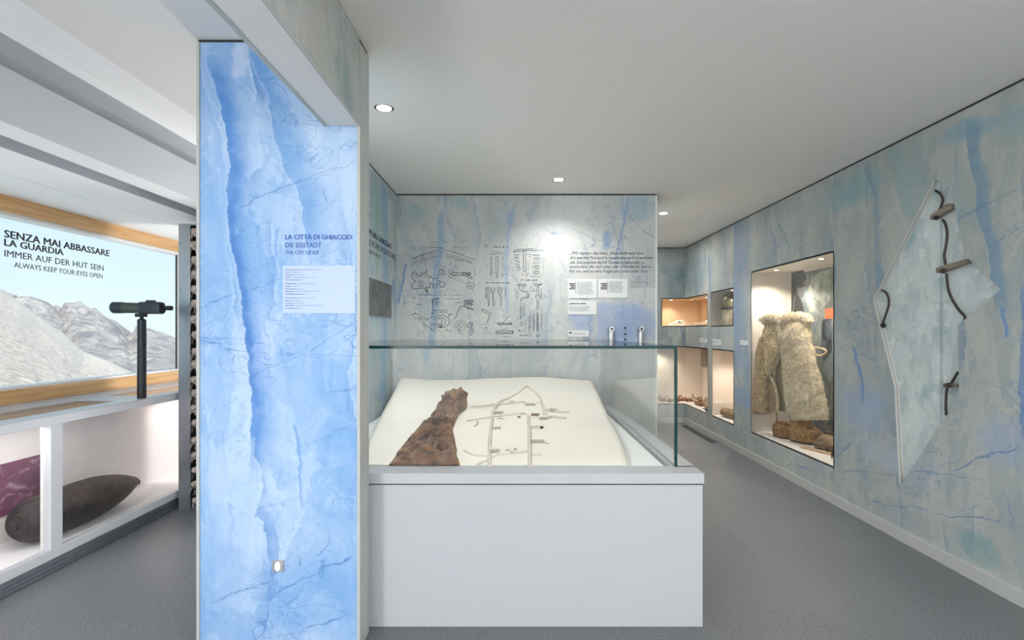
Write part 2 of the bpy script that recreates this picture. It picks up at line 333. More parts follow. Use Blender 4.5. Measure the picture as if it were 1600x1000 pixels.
# right wall
M['ice_right'] = ice('ice_print_right', 1, 'a2a8a4', 'bcbfb9', '8a9ba4', '5f80ae', '8ca59e',
  crevs=[([rx(1508,190),rx(1510,215),rx(1514,252),rx(1524,292),rx(1526,336),rx(1538,372),rx(1546,400),rx(1546,432),rx(1552,470),rx(1566,500)], 0.085, -1, 0.9, '7797ad', 0.35),
         ([rx(1592,440),rx(1596,500),rx(1592,600),rx(1598,700)], 0.10, -1, 0.85, '6c8dbc', 0.6),
         ([rx(1562,478),rx(1566,500),rx(1570,530)], 0.03, -1, 0.85, '6a92c4', 0.6),
         ([rx(1346,250),rx(1354,280),rx(1364,312),rx(1366,344),rx(1366,400),rx(1368,455),rx(1366,480)], 0.075, -1, 0.75, '7c98ad', 0.6),
         ([rx(1382,234),rx(1394,268),rx(1400,296),rx(1412,336),rx(1420,350)], 0.30, -1, 0.6, '8dabad', 0.9),
         ([rx(1146,340),rx(1147,400),rx(1145,460),rx(1146,520),rx(1148,600)], 0.42, -1, 0.8, '8399b8', 0.9),
         ([rx(1109,400),rx(1110,440),rx(1110,470)], 0.06, 1, 0.8, '5f84b0', 0.8),
         ([rx(1086,410),rx(1086,440),rx(1087,470)], 0.10, -1, 0.6, '6c879e', 0.8),
         ([rx(1336,540),rx(1342,565),rx(1349,592),rx(1351,634)], 0.045, 1, 0.85, '648ac0', 0.6),
         ([rx(1214,350),rx(1226,375),rx(1232,395)], 0.06, -1, 0.6, '7fa09c', 0.6)],
  cracks=[(*rx(1240,728), *rx(1562,750), .006, .8), (*rx(1180,716), *rx(1310,742), .006, .7), (*rx(1350,784), *rx(1590,818), .006, .9), (*rx(1486,737), *rx(1600,692), .007, .9), (*rx(1455,735), *rx(1500,720), .006, .6),
          (*rx(1572,766), *rx(1586,824), .010, .9), (*rx(1222,700), *rx(1224,740), .010, .6), (*rx(1306,712), *rx(1332,690), .010, .8), (*rx(1490,344), *rx(1600,290), .006, .7), (*rx(1560,300), *rx(1600,215), .006, .6),
          (*rx(1548,390), *rx(1600,350), .005, .6), (*rx(1230,400), *rx(1340,340), .006, .5), (*rx(1200,395), *rx(1262,350), .006, .5), (*rx(1316,500), *rx(1366,466), .006, .6), (*rx(1212,330), *rx(1230,400), .006, .6),
          (*rx(1490,800), *rx(1600,770), .004, .5), (*rx(1590,880), *rx(1560,830), .006, .5), (*rx(1300,560), *rx(1370,530), .005, .5)],
  blobs=[(*rx(1325,300), .45, .13, '86aab0', .85), (*rx(1500,205), .16, .07, '7ea5b8', .85), (*rx(1545,200), .08, .05, '7ea5b8', .8), (*rx(1590,190), .12, .10, '86a9b4', .7), (*rx(1350,640), .28, .20, '96a9c4', .85),
         (*rx(1530,860), .14, .10, '83a5a6', .8), (*rx(1570,690), .20, .16, '9db0cc', .6), (*rx(1330,210), .3, .1, '9ab2b4', .6), (*rx(1400,720), .4, .12, 'adb9cc', .6),
         (*rx(1440,790), .4, .06, 'babdb8', .6), (*rx(1480,330), .2, .25, 'a2b2b0', .7), (*rx(1160,620), .5, .12, '8ba3c4', .8), (*rx(1085,430), .5, .3, '768c94', .8), (*rx(1250,330), .5, .2, 'b7bbb9', .7)],
  seams=[rx(1143,500)[0], rx(1206,500)[0], rx(1308,500)[0]], mott=0.7, seed=11.0, vs=0.9)
M['ice_back'] = ice('ice_print_back', 0, 'b8bbb9', 'cdcfcc', 'a0aeb6', '6c8ab8', 'a2b6ae',
  crevs=[([bx(698,318),bx(684,345),bx(684,378),bx(677,419),bx(675,466),bx(672,507),bx(668,530),bx(660,560),bx(664,590)], 0.060, 1, 0.75, '92adc6', 0.3),
         ([bx(809,316),bx(801,350),bx(796,378),bx(795,422),bx(796,466),bx(794,500)], 0.045, -1, 0.65, '97aec8', 0.4),
         ([bx(786,312),bx(776,340),bx(768,362),bx(757,392),bx(748,425),bx(742,470)], 0.10, 1, 0.35, 'a9bdc6', 0.9),
         ([bx(637,410),bx(633,430),bx(629,449),bx(624,478)], 0.028, -1, 0.9, '6d90c4', 0.5),
         ([bx(979,306),bx(974,340),bx(970,364),bx(962,395),bx(960,425)], 0.03, 1, 0.8, '86a5c6', 0.6),
         ([bx(932,470),bx(934,500),bx(930,540)], 0.12, 1, 0.6, '92abd6', 0.9)],
  cracks=[(*bx(975,330), *bx(1025,375), .007, .8), (*bx(1014,430), *bx(1003,490), .009, .8), (*bx(886,350), *bx(1000,405), .006, .5), (*bx(623,366), *bx(672,400), .005, .5), (*bx(740,470), *bx(840,530), .005, .5), (*bx(940,485), *bx(1025,470), .006, .5),
          (*bx(640,310), *bx(655,345), .006, .5), (*bx(780,330), *bx(800,312), .006, .6), (*bx(870,340), *bx(900,300), .004, .4)],
  blobs=[(*bx(720,318), .10, .07, '9fbcbf', .9), (*bx(649,333), .12, .10, '9dbaba', .85), (*bx(995,325), .20, .13, '98b2c0', .85), (*bx(950,374), .05, .10, '8da9c8', .95), (*bx(985,505), .28, .22, '87a3d2', .9), (*bx(905,500), .13, .14, '93aad4', .8),
         (*bx(796,345), .05, .09, '8fa9d0', .7), (*bx(860,360), .3, .25, 'cbcdcc', .9), (*bx(690,385), .1, .2, 'c3cccb', .5)],
  seams=[bx(749,0)[0], bx(881,0)[0]], mott=0.45, seed=5.0)
M['ice_bay'] = ice('ice_print_bay', 1, 'b4bdbd', 'd0d5d4', '8fadc4', '6d90bc', '9db9b2',
  crevs=[([(4.15, .6), (4.12, 1.3), (4.16, 1.8), (4.10, 2.5)], 0.22, -1, 0.75, '8db0cf', 0.6), ([(3.75, 1.2), (3.8, 1.8), (3.72, 2.5)], 0.12, 1, 0.5, '9abbb8', 0.8)],
  blobs=[(3.9, 2.1, .3, .35, '9cbcb6', .8)], mott=0.6, seed=8.0)
M['ice_far'] = ice('ice_print_far', 0, '969d9e', 'a8aeae', '74868a', '5b7398', '677f84',
  blobs=[(2.3, 2.0, .22, .32, '5f777c', .9), (2.1, 2.2, .1, .1, '6b8086', .7)], cracks=[(2.0, 1.9, 2.3, 1.7, .008, .6)], mott=0.8, seed=2.0)
M['ice_beam'] = ice('ice_print_beam', 1, 'b6b7b3', 'c6c6c2', '98a5a5', '7d97b0', '93a8a0',
  blobs=[(1.9, 2.25, .10, .12, '8da49c', .8), (0.9, 2.4, .2, .1, '8fa6a4', .7)], mott=0.6, seed=14.0)

# ------------------------------------------------------------------ the setting
H = 2.5; XR = 2.394; XL = -3.155; YB = 4.46; YF = 7.31; Y0 = -3.0
st(MB().box(-3.6, Y0-.2, -.08, XR+.8, YF+.8, 0).build('floor', M['floor']))
# ceiling: flat plate over both rooms with the rounded cove of the window soffit below
st(MB().box(-3.6, Y0-.2, H, XR+.8, YF+.8, H+.1).build('ceiling', M['ceil']))
# window soffit: cove, sloping bands, flat underside with a slot
pf = [(-1.80, H), (-1.86, H-.003), (-1.91, H-.012), (-1.95, H-.026), (-1.985, H-.048), (-2.008, H-.080), (-2.018, H-.110), (-2.020, H-.14), (-1.995, E+1.030)]
pf2 = [(-1.995, E+1.030), (-2.052, E+.838)]
sof = MB()
for i, (a, b) in enumerate(zip(pf, pf[1:])): sof.quad((a[0], Y0, a[1]), (b[0], Y0, b[1]), (b[0], 5.6, b[1]), (a[0], 5.6, a[1]), 1 if i >= 4 else 0)
a, b = pf2; sof.quad((a[0], Y0, a[1]), (b[0], Y0, b[1]), (b[0], 5.6, b[1]), (a[0], 5.6, a[1]), 2)
zs = E+.838
sof.box(-2.20, Y0, zs, -2.052, 5.6, zs+.05, 0); sof.box(-2.36, Y0, zs+.05, -2.19, 5.6, zs+.08, 1)
sof.box(-2.72, Y0, zs, -2.346, 5.6, zs+.05, 0); sof.box(-2.346, Y0, zs, -2.34, 5.6, zs+.05, 1); sof.box(-2.20, Y0, zs+.05, -2.06, 5.6, zs+.055, 1); sof.box(-3.4, Y0, zs, -2.725, 5.6, zs+.05, 0)
st(sof.build('trim_1', [plain('soffit_white_paint', 'f6f6f6', .6, var=.004), M['bandshade'], plain('soffit_pale_shade_tone', 'd0d3d6', .7, var=.01)], smooth=30))  # both greys put the shading of the soffit bands into their colour
# walls
def hole(y0, y1, z0, z1, X): return [(X, y0, z0), (X, y1, z0), (X, y1, z1), (X, y0, z1)]
SH = [(1460,279),(1486,296),(1496,345),(1506,398),(1564,452),(1497,508),(1498,612),(1479,650),(1454,686),(1436,712),(1412,752),(1405,757),(1397,603),(1364,468)]
SHW = [pr(*p) for p in SH]
AZ0, AZ1, CZ0, CZ1 = E+.08, E+.465, E-1.026, E-.222
Y_A = 6.45; Y_C = 6.43; BX0 = 2.07; CX0 = 1.70
wr = MB()
wr.poly([(XR, Y0, 0), (XR, YF, 0), (XR, YF, H-.012), (XR, Y0, H-.012)], 0, holes=[
    hole(3.877, 5.23, E-1.022, E+.60, XR), hole(5.68, 6.32, E+.07, E+.475, XR), hole(5.666, 6.28, E-1.026, E-.222, XR), SHW])
# the wall wraps round the corner niches: cut them out by rebuilding the strip
wr = MB()
wr.poly([(XR, Y0, 0), (XR, YF, 0), (XR, YF, CZ0), (XR, Y_C, CZ0), (XR, Y_C, CZ1), (XR, YF, CZ1), (XR, YF, AZ0), (XR, Y_A, AZ0), (XR, Y_A, AZ1), (XR, YF, AZ1), (XR, YF, H-.012), (XR, Y0, H-.012)], 0, holes=[
    hole(3.877, 5.23, E-1.022, E+.60, XR), hole(5.68, 6.32, E+.07, E+.475, XR), hole(5.666, 6.28, E-1.026, E-.222, XR), SHW])
wall_right = st(wr.build('wall_right', M['ice_right']))
wf = MB().poly([(1.21, YF, 0), (XR, YF, 0), (XR, YF, CZ0), (CX0, YF, CZ0), (CX0, YF, CZ1), (XR, YF, CZ1), (XR, YF, AZ0), (BX0, YF, AZ0), (BX0, YF, AZ1), (XR, YF, AZ1), (XR, YF, H-.012), (1.21, YF, H-.012)])
wall_far = st(wf.build('wall_rear', M['ice_far']))
wb = MB().box(-1.17, YB, 0, 1.21, YB+.10, H-.012).box(1.13, YB+.10, 0, 1.21, YF, H-.012)
wall_back = st(wb.build('wall_back', M['ice_back']))
st(MB().box(1.205, YB-.006, 0, 1.219, YB+.02, H-.012).build('trim_2', M['white']))
wl = MB().box(-1.17, 2.226, 0, -1.05, YB, H-.012)
wall_bay = st(wl.build('wall_left', M['ice_bay']))
# the pillar (end of the partition) with its blue print, and the beam over the opening
pil = MB().box(-1.30, 2.1, 0, -.655, 2.222, H-.012, 0)
pil.box(-.655, 2.1, 0, -.643, 2.222, H-.012, 1); pil.box(-1.312, 2.094, 0, -1.30, 2.222, H-.012, 1); pil.box(-.655, 2.094, 0, -.643, 2.1, E+.885, 1)
wall_front = st(pil.build('wall_partition', [M['ice_pillar'], M['trimgrey']]))
bmz = E+.842
beam = MB().box(-.778, Y0, bmz, -.648, 2.093, H-.004, 0)
beam.quad((-.643, Y0, bmz+.004), (-.643, 2.093, bmz+.004), (-.643, 2.093, H-.012), (-.643, Y0, H-.012), 1)
beam.box(-.648, Y0, bmz-.002, -.6425, 2.093, bmz+.006, 2); beam.box(-.790, Y0, bmz-.003, -.776, 2.093, bmz+.03, 2)
st(beam.build('trim_3', [M['ceil'], M['ice_beam'], M['trimgrey']]))
st(MB().box(-1.31, 2.23, 0, -1.17, 5.6, H-.012).build('wall_divider', M['white']))
# dark shadow gaps at the head of the printed walls
g = MB().box(XR-.001, Y0, H-.012, XR+.05, YF, H).box(1.2, YF-.001, H-.012, XR, YF+.05, H).box(-1.05, YB-.001, H-.012, 1.215, YB+.05, H).box(-1.17, 2.2, H-.012, -1.051, YB, H).box(-1.31, 2.102, H-.012, -.645, 2.2, H)
st(g.build('trim_4', M['gap']))
# closing walls behind and beyond
st(MB().box(-3.6, Y0-.2, 0, XR+.8, Y0, H).build('wall_entrance', M['white']))
st(MB().box(-3.4, 5.5, 0, -1.3, 5.6, H).build('wall_end', M['white']))
ww = MB().box(XL-.13, Y0, 0, XL, 5.5, E-.453).box(XL-.13, 4.93, E-.453, XL, 5.5, H).box(XL-.13, Y0, zs, XL, 5.5, H).box(XL-.13, Y0, E-.453, XL, Y0+.9, zs)
st(ww.build('wall_window_side', M['white']))
st(MB().box(XR+.62, Y0, 0, XR+.8, YF+.8, H).box(1.0, YF+.62, 0, XR+.8, YF+.8, H).build('wall_outer', M['white']))
bb = MB().box(XR-.014, Y0, 0, XR, YF, .072).box(1.21, YF-.014, 0, XR-.014, YF, .072)
st(bb.build('baseboard_right', M['trimgrey']))
st(MB().box(XR-.13, 6.0, 0, XR-.05, 7.1, .004).build('trim_5', M['gap']))
# window: wooden surround, white inner frame, pane
fw = MB().box(XL-.02, Y0+.9, E-.453, XL+.012, 4.93, E-.365, bev=.004).box(XL-.02, Y0+.9, E+.742, XL+.012, 4.93, E+.838, bev=.004).box(XL-.02, 4.87, E-.365, XL+.012, 4.93, E+.742)
fw.box(XL-.09, Y0+.9, E-.453, XL-.02, 4.93, E-.372).box(XL-.09, Y0+.9, E+.75, XL-.02, 4.93, E+.838)
window = st(fw.build('window_1', M['wood']))
fi = MB().box(XL-.12, Y0+.9, E-.372, XL-.025, 4.87, E-.352).box(XL-.12, Y0+.9, E+.722, XL-.025, 4.87, E+.75).box(XL-.072, 4.84, E-.352, XL-.025, 4.87, E+.722)
fi.build('window_frame', M['white'], window)
MB().box(XL-.068, 4.828, E-.352, XL-.058, 4.84, E+.722).build('window_seal', M['black'], window)
M['winglass'] = glass('window_glass', (0.99, 0.99, 0.99, 1), 0.02, 0.5)
MB().box(XL-.068, Y0+.9, E-.352, XL-.056, 4.82, E+.722).build('window_pane', M['winglass'], window)

# niches in the right wall: lining boxes, glass
def niche(i, y0, y1, z0, z1, d, mats, name='niche'):
    b = MB(); t = .012
    b.box(XR, y0-t, z0-t, XR+d, y1+t, z0, 1); b.box(XR, y0-t, z1, XR+d, y1+t, z1+t, 0)
    b.box(XR, y0-t, z0, XR+d, y0, z1, 0); b.box(XR, y1, z0, XR+d, y1+t, z1, 0); b.box(XR+d, y0-t, z0-t, XR+d+t, y1+t, z1+t, 0)
    o = st(b.build('niche_lining', mats, wall_right)); del o['kind']
    f = MB()                                    # dark reveal line round the opening
    f.box(XR-.001, y0, z0-.007, XR+.004, y1, z0+.001).box(XR-.001, y0, z1-.001, XR+.004, y1, z1+.006)
    f.build('niche_edge', M['gap'], wall_right)
    MB().box(XR+.006, y0, z0, XR+.012, y1, z1).build('niche_glass', M['nglass'], wall_right)
M['nglass'] = glass('niche_glass', (0.99, 0.995, 0.99, 1), 0.035, 0.8)
M['nichebeige'] = plain('niche_beige_lining', 'd2cabf', 0.7, var=0.01)
M['nichewhite'] = plain('niche_white_board', 'e9e2dc', 0.6, var=0.01)
M['nichetan'] = plain('niche_tan_lining', 'd6b690', 0.7, var=0.02)
M['nichecream'] = plain('niche_cream_lining', 'e6d9cb', 0.7, var=0.02)
niche(1, 3.877, 5.23, E-1.022, E+.60, .40, [M['nichebeige'], M['nichewhite']])
niche(2, 5.68, 6.32, E+.07, E+.475, .35, [M['nichebeige'], M['nichewhite']])
niche(3, 5.666, 6.28, E-1.026, E-.222, .40, [M['nichecream'], M['nichewhite']])
def corner_niche(x0, yc, z0, z1, d, mat, flo):
    L = [(XR, yc), (XR+d, yc), (XR+d, YF+d), (x0, YF+d), (x0, YF), (XR, YF)]
    b = MB().prism([(x, y, z0-.012) for x, y in L], (0, 0, .012), 1).prism([(x, y, z1) for x, y in L], (0, 0, .012), 0)
    b.box(XR+d, yc, z0, XR+d+.01, YF+d, z1, 0).box(x0, YF+d, z0, XR+d, YF+d+.01, z1, 0).box(XR, yc-.01, z0, XR+d, yc, z1, 0).box(x0-.01, YF, z0, x0, YF+d, z1, 0)
    b.build('niche_lining', [mat, flo], wall_right)
    g = MB().box(XR+.004, yc, z0, XR+.010, YF+.004, z1).box(x0, YF+.004, z0, XR+.010, YF+.010, z1)
    g.build('niche_glass', M['nglass'], wall_right)
corner_niche(BX0, Y_A, AZ0, AZ1, .35, M['nichetan'], M['nichewhite'])
corner_niche(CX0, Y_C, CZ0, CZ1, .40, M['nichecream'], M['nichewhite'])
# shard-shaped recess with its own icy backing
M['ice_shard'] = None
n = N('ice_print_shard'); co = n.coord(); sp_ = n.n('SeparateXYZ'); n.t.links.new(co, sp_.inputs[0])
yc_ = n.math('ABSOLUTE', n.math('SUBTRACT', sp_.outputs[1], 2.93)); cb = n.n('CombineXYZ'); n.put(cb.inputs[0], yc_); n.put(cb.inputs[1], sp_.outputs[2])
P_ = cb.outputs[0]; a_ = n.noise(n.scale(P_, (1, .6, 1)), 7, 7, .6, .5)
col = n.mix(n.mr(a_, .3, .7), srgb('b4c3c4'), srgb('d9e1e1')); col = n.mix(n.mr(n.noise(P_, 15, 5, .6), .56, .66, 0, .6), col, srgb('edf1f0'))
col = n.mix(n.mr(n.noise(P_, 3, 4), .55, .65, 0, .6), col, srgb('8db2bd')); col = n.mix(n.mr(yc_, .012, .004, 0, .5), col, srgb('7d9095'))
M['ice_shard'] = n.pbr(col, n.mr(a_, 0.2, 0.8, .20, .36), bump=n.noise(co, 18, 4), bstr=.25, bdist=.02, spec=0.6)
D = .034
back = MB(); bp = [Vector((XR+D, p.y, p.z)) for p in SHW]; back.poly(bp)
back.build('recess_back', M['ice_shard'], wall_right)
rev = MB()
for i in range(len(SHW)):
    a, b = SHW[i], SHW[(i+1) % len(SHW)]; a2, b2 = bp[i], bp[(i+1) % len(SHW)]
    m1 = a.lerp(a2, .45); n1 = b.lerp(b2, .45); m2 = a.lerp(a2, .55); n2 = b.lerp(b2, .55)
    rev.quad(a, b, n1, m1, 0); rev.quad(m1, n1, n2, m2, 1); rev.quad(m2, n2, b2, a2, 0)
rev.build('recess_edge', [plain('recess_edge_grey', 'bfc0bc', .6, var=.01), plain('recess_joint_brown', '75675c', .6)], wall_right)

# recessed downlights, each with its lamp
def downlight(x, y, label, power, spot=2.3):
    t = thing('downlight', label, 'light', (x, y, H), 'recessed ceiling downlights')
    MB().lathe([(.052, H-.004), (.052, H), (.040, H), (.040, H-.004)], (x, y, 0), 28, cap=False).build('trim_ring', M['white'], t, smooth=40)
    MB().lathe([(.038, H-.003), (.038, H-.001)], (x, y, 0), 24).build('lamp', M['bulb'], t)
    light('downlight_beam', 'SPOT', (x, y, H-.02), power, (1, 0.975, 0.94), (0, 0, 0), .03, spot=spot, blend=.9)
downlight(-.712, 2.74, 'round white ceiling downlight nearest, beside the pillar head', 60, 2.6)
downlight(.327, 4.03, 'round white ceiling downlight in front of the drawings wall', 34, 2.4)
downlight(1.48, 5.18, 'farthest round ceiling downlight, beyond the end of the drawings wall', 55)
# ------------------------------------------------------------------ lettering and drawn lines
_fc = {}
def glyphs(body, bold=0.0, shear=0.0):
    cu = bpy.data.curves.new('t', 'FONT'); cu.body = body; cu.offset = bold; cu.shear = shear; cu.resolution_u = 2
    ob = bpy.data.objects.new('t', cu); me = bpy.data.meshes.new_from_object(ob)
    vs = [v.co.copy() for v in me.vertices]; fs = [tuple(p.vertices) for p in me.polygons]
    bpy.data.objects.remove(ob); bpy.data.curves.remove(cu); bpy.data.meshes.remove(me); return vs, fs
_H = max(v.y for v in glyphs('H')[0])
def write(mb, body, o, r, u, cap, width=None, bold=0.0, shear=0.0, xs=1.0):
    vs, fs = glyphs(body, min(bold, 0), shear); k = cap/_H; o = Vector(o); r = Vector(r); u = Vector(u)
    x0 = min(v.x for v in vs); x1 = max(v.x for v in vs); kx = width/(x1-x0) if width else k*xs
    nr_ = r.cross(u)*.0001
    for q_, (dx, dy) in enumerate(((0, 0),) if bold <= 0 else ((-bold, 0), (bold, 0), (0, bold*.5), (0, -bold*.5))): mb.add([o+nr_*q_+r*((v.x-x0+dx)*kx)+u*((v.y+dy)*k) for v in vs], fs)
    return (x1-x0)*kx
RX, RY, UZ = (1, 0, 0), (0, 1, 0), (0, 0, 1)
def ribbon(mb, pts, w, nrm):
    pts = [Vector(p) for p in pts]; nrm = Vector(nrm)
    for a, b in zip(pts, pts[1:]):
        d = (b-a)
        if d.length < 1e-5: continue
        t = d.normalized(); s = t.cross(nrm)*w/2; e = t*w*.3
        mb.quad(a-s-e, b-s+e, b+s+e, a+s-e)
# pillar lettering
t = MB(); Yp = 2.0985
def pl(body, x0, x1, yb, cap, bold): 
    o = px(x0, yb, Yp); write(t, body, o, RX, UZ, cap*Yp/800, (x1-x0)*Yp/800, bold)
pl('LA CITT\u00c0 DI GHIACCIO', 445.8, 549.8, 373.8, 7.0, .035); pl('DIE EISSTADT', 445.8, 502.2, 386.6, 7.2, .010); pl('THE CITY OF ICE', 446, 498, 397.3, 5.5, .010)
t.build('lettering', M['printblue'], wall_front)
ip = MB(); a = px(442, 489.5, 2.0985); b = px(555, 415, 2.0985); ip.box(a.x, 2.0975, a.z, b.x, 2.1, b.z)
panel = tag(ip.build('info_panel', plain('pale_blue_panel', 'bccdec', .6, var=.01)), 'pale blue data panel with small text on the blue ice print pillar', 'panel')
t = MB(); lines = [('Periodo di realizzazione:', ' dall\u2019estate del 1916 alla primavera del 1917', 508), ('Capacit\u00e0:', ' circa 200 uomini', 533), ('Sviluppo totale:', ' circa 12 chilometri', 558),
 ('Dislivello:', ' circa 1.000 metri, dal Gran Poz a quota 3.259', 583), ('Temperatura media interna:', ' 0\u00b0 C', 608), ('Entstehungszeitraum:', ' vom Sommer 1916 bis Fr\u00fchjahr 1917', 645),
 ('Kapazit\u00e4t:', ' ca. 200 M\u00e4nner', 671), ('Gesamte Ausdehnung:', ' ca. 12 km', 697), ('H\u00f6henunterschied:', ' ca. 1.000 m, vom Gran Poz bis auf 3.259 m', 720), ('Durchschnittliche Innentemperatur:', ' 0\u00b0 C', 746),
 ('Period of construction:', ' from summer 1916 to spring 1917', 784), ('Capacity:', ' approx. 200 men', 810), ('Total extent:', ' approx. 12 kilometres', 835), ('Height difference:', ' approx. 1.000 metres from Gran Poz to 3.259 metres', 858), ('Average inside temperature:', ' 0\u00b0 C', 885)]
for bo, re_, yy in lines:
    o = px(445.6, 340+(yy+5)/6.25, 2.097); c = 1.75*2.1/800
    w = write(t, bo, o, RX, UZ, c, None, .03, 0, .80); write(t, re_.strip(), o+Vector((w+.0035, 0, 0)), RX, UZ, c, None, 0, 0, .80)
t.build('lettering', plain('panel_ink', '7184b4', .9), panel)
# bay wall lettering
t = MB(); X_ = -1.0485
def bl(body, Ys, Ye, x, y, cap, bold):
    p = pp(x, y, (X_, 0, 0), (1, 0, 0)); write(t, body, (X_, Ys, p.z), RY, UZ, cap, Ye-Ys, bold)
bl('TALPE NEL GHIACCIAIO', 3.50, 4.28, 579, 368, .040, .03); bl('MAULW\u00dcRFE IM GLETSCHER', 3.50, 4.40, 579, 384, .044, 0); bl('MOLES UNDER THE ICE', 3.44, 3.925, 579, 396.5, .027, 0)
t.build('lettering', M['printnavy'], wall_bay)
# window lettering (cut film on the pane)
t = MB(); X_ = XL-.053
def wl_(body, x0, x1, y0, cap_px, bold):
    a = pp(x0, y0, (X_, 0, 0), (1, 0, 0)); b = pp(x1, y0, (X_, 0, 0), (1, 0, 0)); write(t, body, (X_, a.y, a.z), RY, UZ, cap_px*a.y/800, b.y-a.y, bold)
wl_('SENZA MAI ABBASSARE', 7, 171, 370.5, 11.5, .035); wl_('LA GUARDIA', 7, 99, 383.5, 10.5, .035); wl_('IMMER AUF DER HUT SEIN', 7, 162, 400.5, 10.2, .010); wl_('ALWAYS KEEP YOUR EYES OPEN', 22, 160, 417.5, 8.2, .010)
t.build('window_lettering', M['winink'], window)
# drawings on the back wall
YW = YB-.0015
def bw(x, y): return px(570+x/3.404, 290+y/3.404, YW)
dr = MB(); NB = (0, -1, 0)
def dl(pts, w=1.0, jit=1.2, seg=9):
    q = []
    for (a, b) in zip(pts, pts[1:]):
        L = math.hypot(b[0]-a[0], b[1]-a[1]); k = max(1, int(L/seg))
        for i in range(k): q.append((a[0]+(b[0]-a[0])*i/k+random.uniform(-jit, jit), a[1]+(b[1]-a[1])*i/k+random.uniform(-jit, jit)))
    q.append(pts[-1]); ribbon(dr, [bw(*p) for p in q], w*.0033, NB)
def circ(cx, cy, r, ry=None, w=.8, a0=0, a1=360, n=14):
    ry = ry or r; dl([(cx+r*math.cos(math.radians(a0+(a1-a0)*i/n)), cy+ry*math.sin(math.radians(a0+(a1-a0)*i/n))) for i in range(n+1)], w, .6, 50)
def squig(x, y, L, h=5, w=.55):
    p = []; i = 0; X = x
    while X < x+L:
        X += random.uniform(1.6, 3.2); i += 1
        if random.random() < .12: ribbon(dr, [bw(*q) for q in p], w*.0033, NB) if len(p) > 1 else None; p = []; X += 4
        p.append((X, y+random.uniform(.3, 1)*h*(1 if i % 2 else -1)*.5*(1.8 if random.random() < .15 else 1)))
    if len(p) > 1: ribbon(dr, [bw(*q) for q in p], w*.0033, NB)
def hatch(x0, y0, x1, y1, dx, dy, n, w=.4):
    for i in range(n):
        s = (i+random.uniform(-.3, .3))/n; X = x0+(x1-x0)*s; Y = y0+(y1-y0)*s; k = random.uniform(.6, 1.1); dl([(X, Y), (X+dx*k, Y+dy*k)], w, 1.5, 12)
dl([(250,390),(300,372),(378,343)], 1.6); dl([(430,343),(500,362),(585,395)], 1.1); dl([(432,356),(438,384),(470,378),(472,392),(540,398),(575,418)], .7)
hatch(252,395,375,350,8,34,22); hatch(436,356,575,398,4,24,22); hatch(255,410,340,385,-6,22,10)
dl([(305,415),(300,402),(318,360)], .7); dl([(365,410),(378,350)], .6)
dl([(258,500),(250,482),(254,466),(268,458),(280,470),(292,484),(303,478),(298,464),(312,470),(330,450),(322,472),(334,476),(345,494),(356,482),(362,498),(372,492),(384,496),(396,470),(392,456),(404,446),(420,452),(424,470),(410,476),(402,468),(410,462)], 1.3)
dl([(258,500),(270,508),(262,520),(250,530),(256,548),(278,550),(292,545),(312,545),(336,572),(322,542),(344,545),(350,520),(346,512)], 1.3); dl([(312,545),(338,568),(330,540)],1)
dl([(350,520),(362,516),(360,540),(374,546),(384,536),(380,518),(396,520),(402,540),(420,538),(428,524),(418,512),(404,514),(400,504),(384,506)], 1.3); dl([(282,515),(290,505),(296,538),(284,536),(282,515)], .9); dl([(300,508),(306,504),(312,536),(302,538),(300,508)], .9); dl([(268,480),(276,474),(284,486),(272,490),(268,480)], .8); dl([(306,470),(325,485),(312,492)], .8); circ(368,530,6)
dl([(424,470),(440,476),(450,490)],.6); circ(457,458,11,9,1.2); circ(459,480,9,10,1.2); dl([(465,460),(500,466),(536,466),(572,490),(568,498),(530,478),(466,476)], 1.4); circ(528,468,10,7,1.3); circ(552,470,11,9,1.3); circ(553,470,5,5,1)
dl([(480,490),(492,505),(510,500),(520,512),(530,522),(548,520),(560,515)], .7); dl([(535,540),(548,528),(562,532),(556,550),(575,548),(586,530),(578,518)], .8); circ(548,540,7,6,.6); circ(570,535,8,6,.6)
dl([(355,607),(395,598)], 1.8); hatch(355,610,390,604,6,34,12); dl([(362,612),(360,650),(366,668),(352,698),(334,712),(320,704)], 1.3, 2); hatch(360,655,440,655,6,20,14); dl([(365,665),(430,668)], .8); dl([(360,680),(440,674)], .8)
dl([(252,690),(262,682),(272,678)], 1.8); hatch(256,690,320,706,6,22,14); dl([(272,680),(300,692),(324,708)], .7); hatch(300,720,370,770,20,26,12); dl([(330,715),(380,760),(420,800),(434,806)], .6); dl([(300,730),(350,790),(360,810)], .4)
circ(402,722,48,34,1.3,-150,100); circ(398,724,32,24,1.1,-170,120); circ(396,722,14,14,1); dl([(448,700),(446,686),(466,684)], 1.4); dl([(352,742),(372,728),(372,745),(388,735),(400,742),(412,736),(410,752),(388,754),(384,746)], 1.1); circ(404,748,4)
dl([(480,706),(496,672),(506,650),(526,640),(548,650),(580,658)], 1.3); hatch(528,612,580,612,-6,30,18,.6); dl([(528,610),(580,608)], 1.2); hatch(535,640,580,655,4,16,12,.5); dl([(545,628),(582,634)],.8)
for r_ in (34, 27, 20, 12): circ(508+random.uniform(-3,3), 748+random.uniform(-5,5), r_, r_*1.05, .4)
dl([(490,752),(505,742),(515,750),(498,768),(512,775),(500,790)], .7)
dl([(546,752),(545,738),(556,736),(556,728),(574,730),(574,742),(562,748),(572,758),(578,776),(566,792),(560,796)], 1.3); dl([(546,752),(560,756),(566,770),(556,786)], 1.2); circ(564,738,4)
dl([(668,382),(676,380),(678,440),(672,480),(668,440),(668,382)], .9); dl([(698,380),(710,380),(710,440),(706,490),(700,490),(697,440),(698,380)], .9); dl([(732,380),(733,490)], .4); dl([(651,420),(652,436)], .6); dl([(735,376),(738,388),(732,390)], .5)
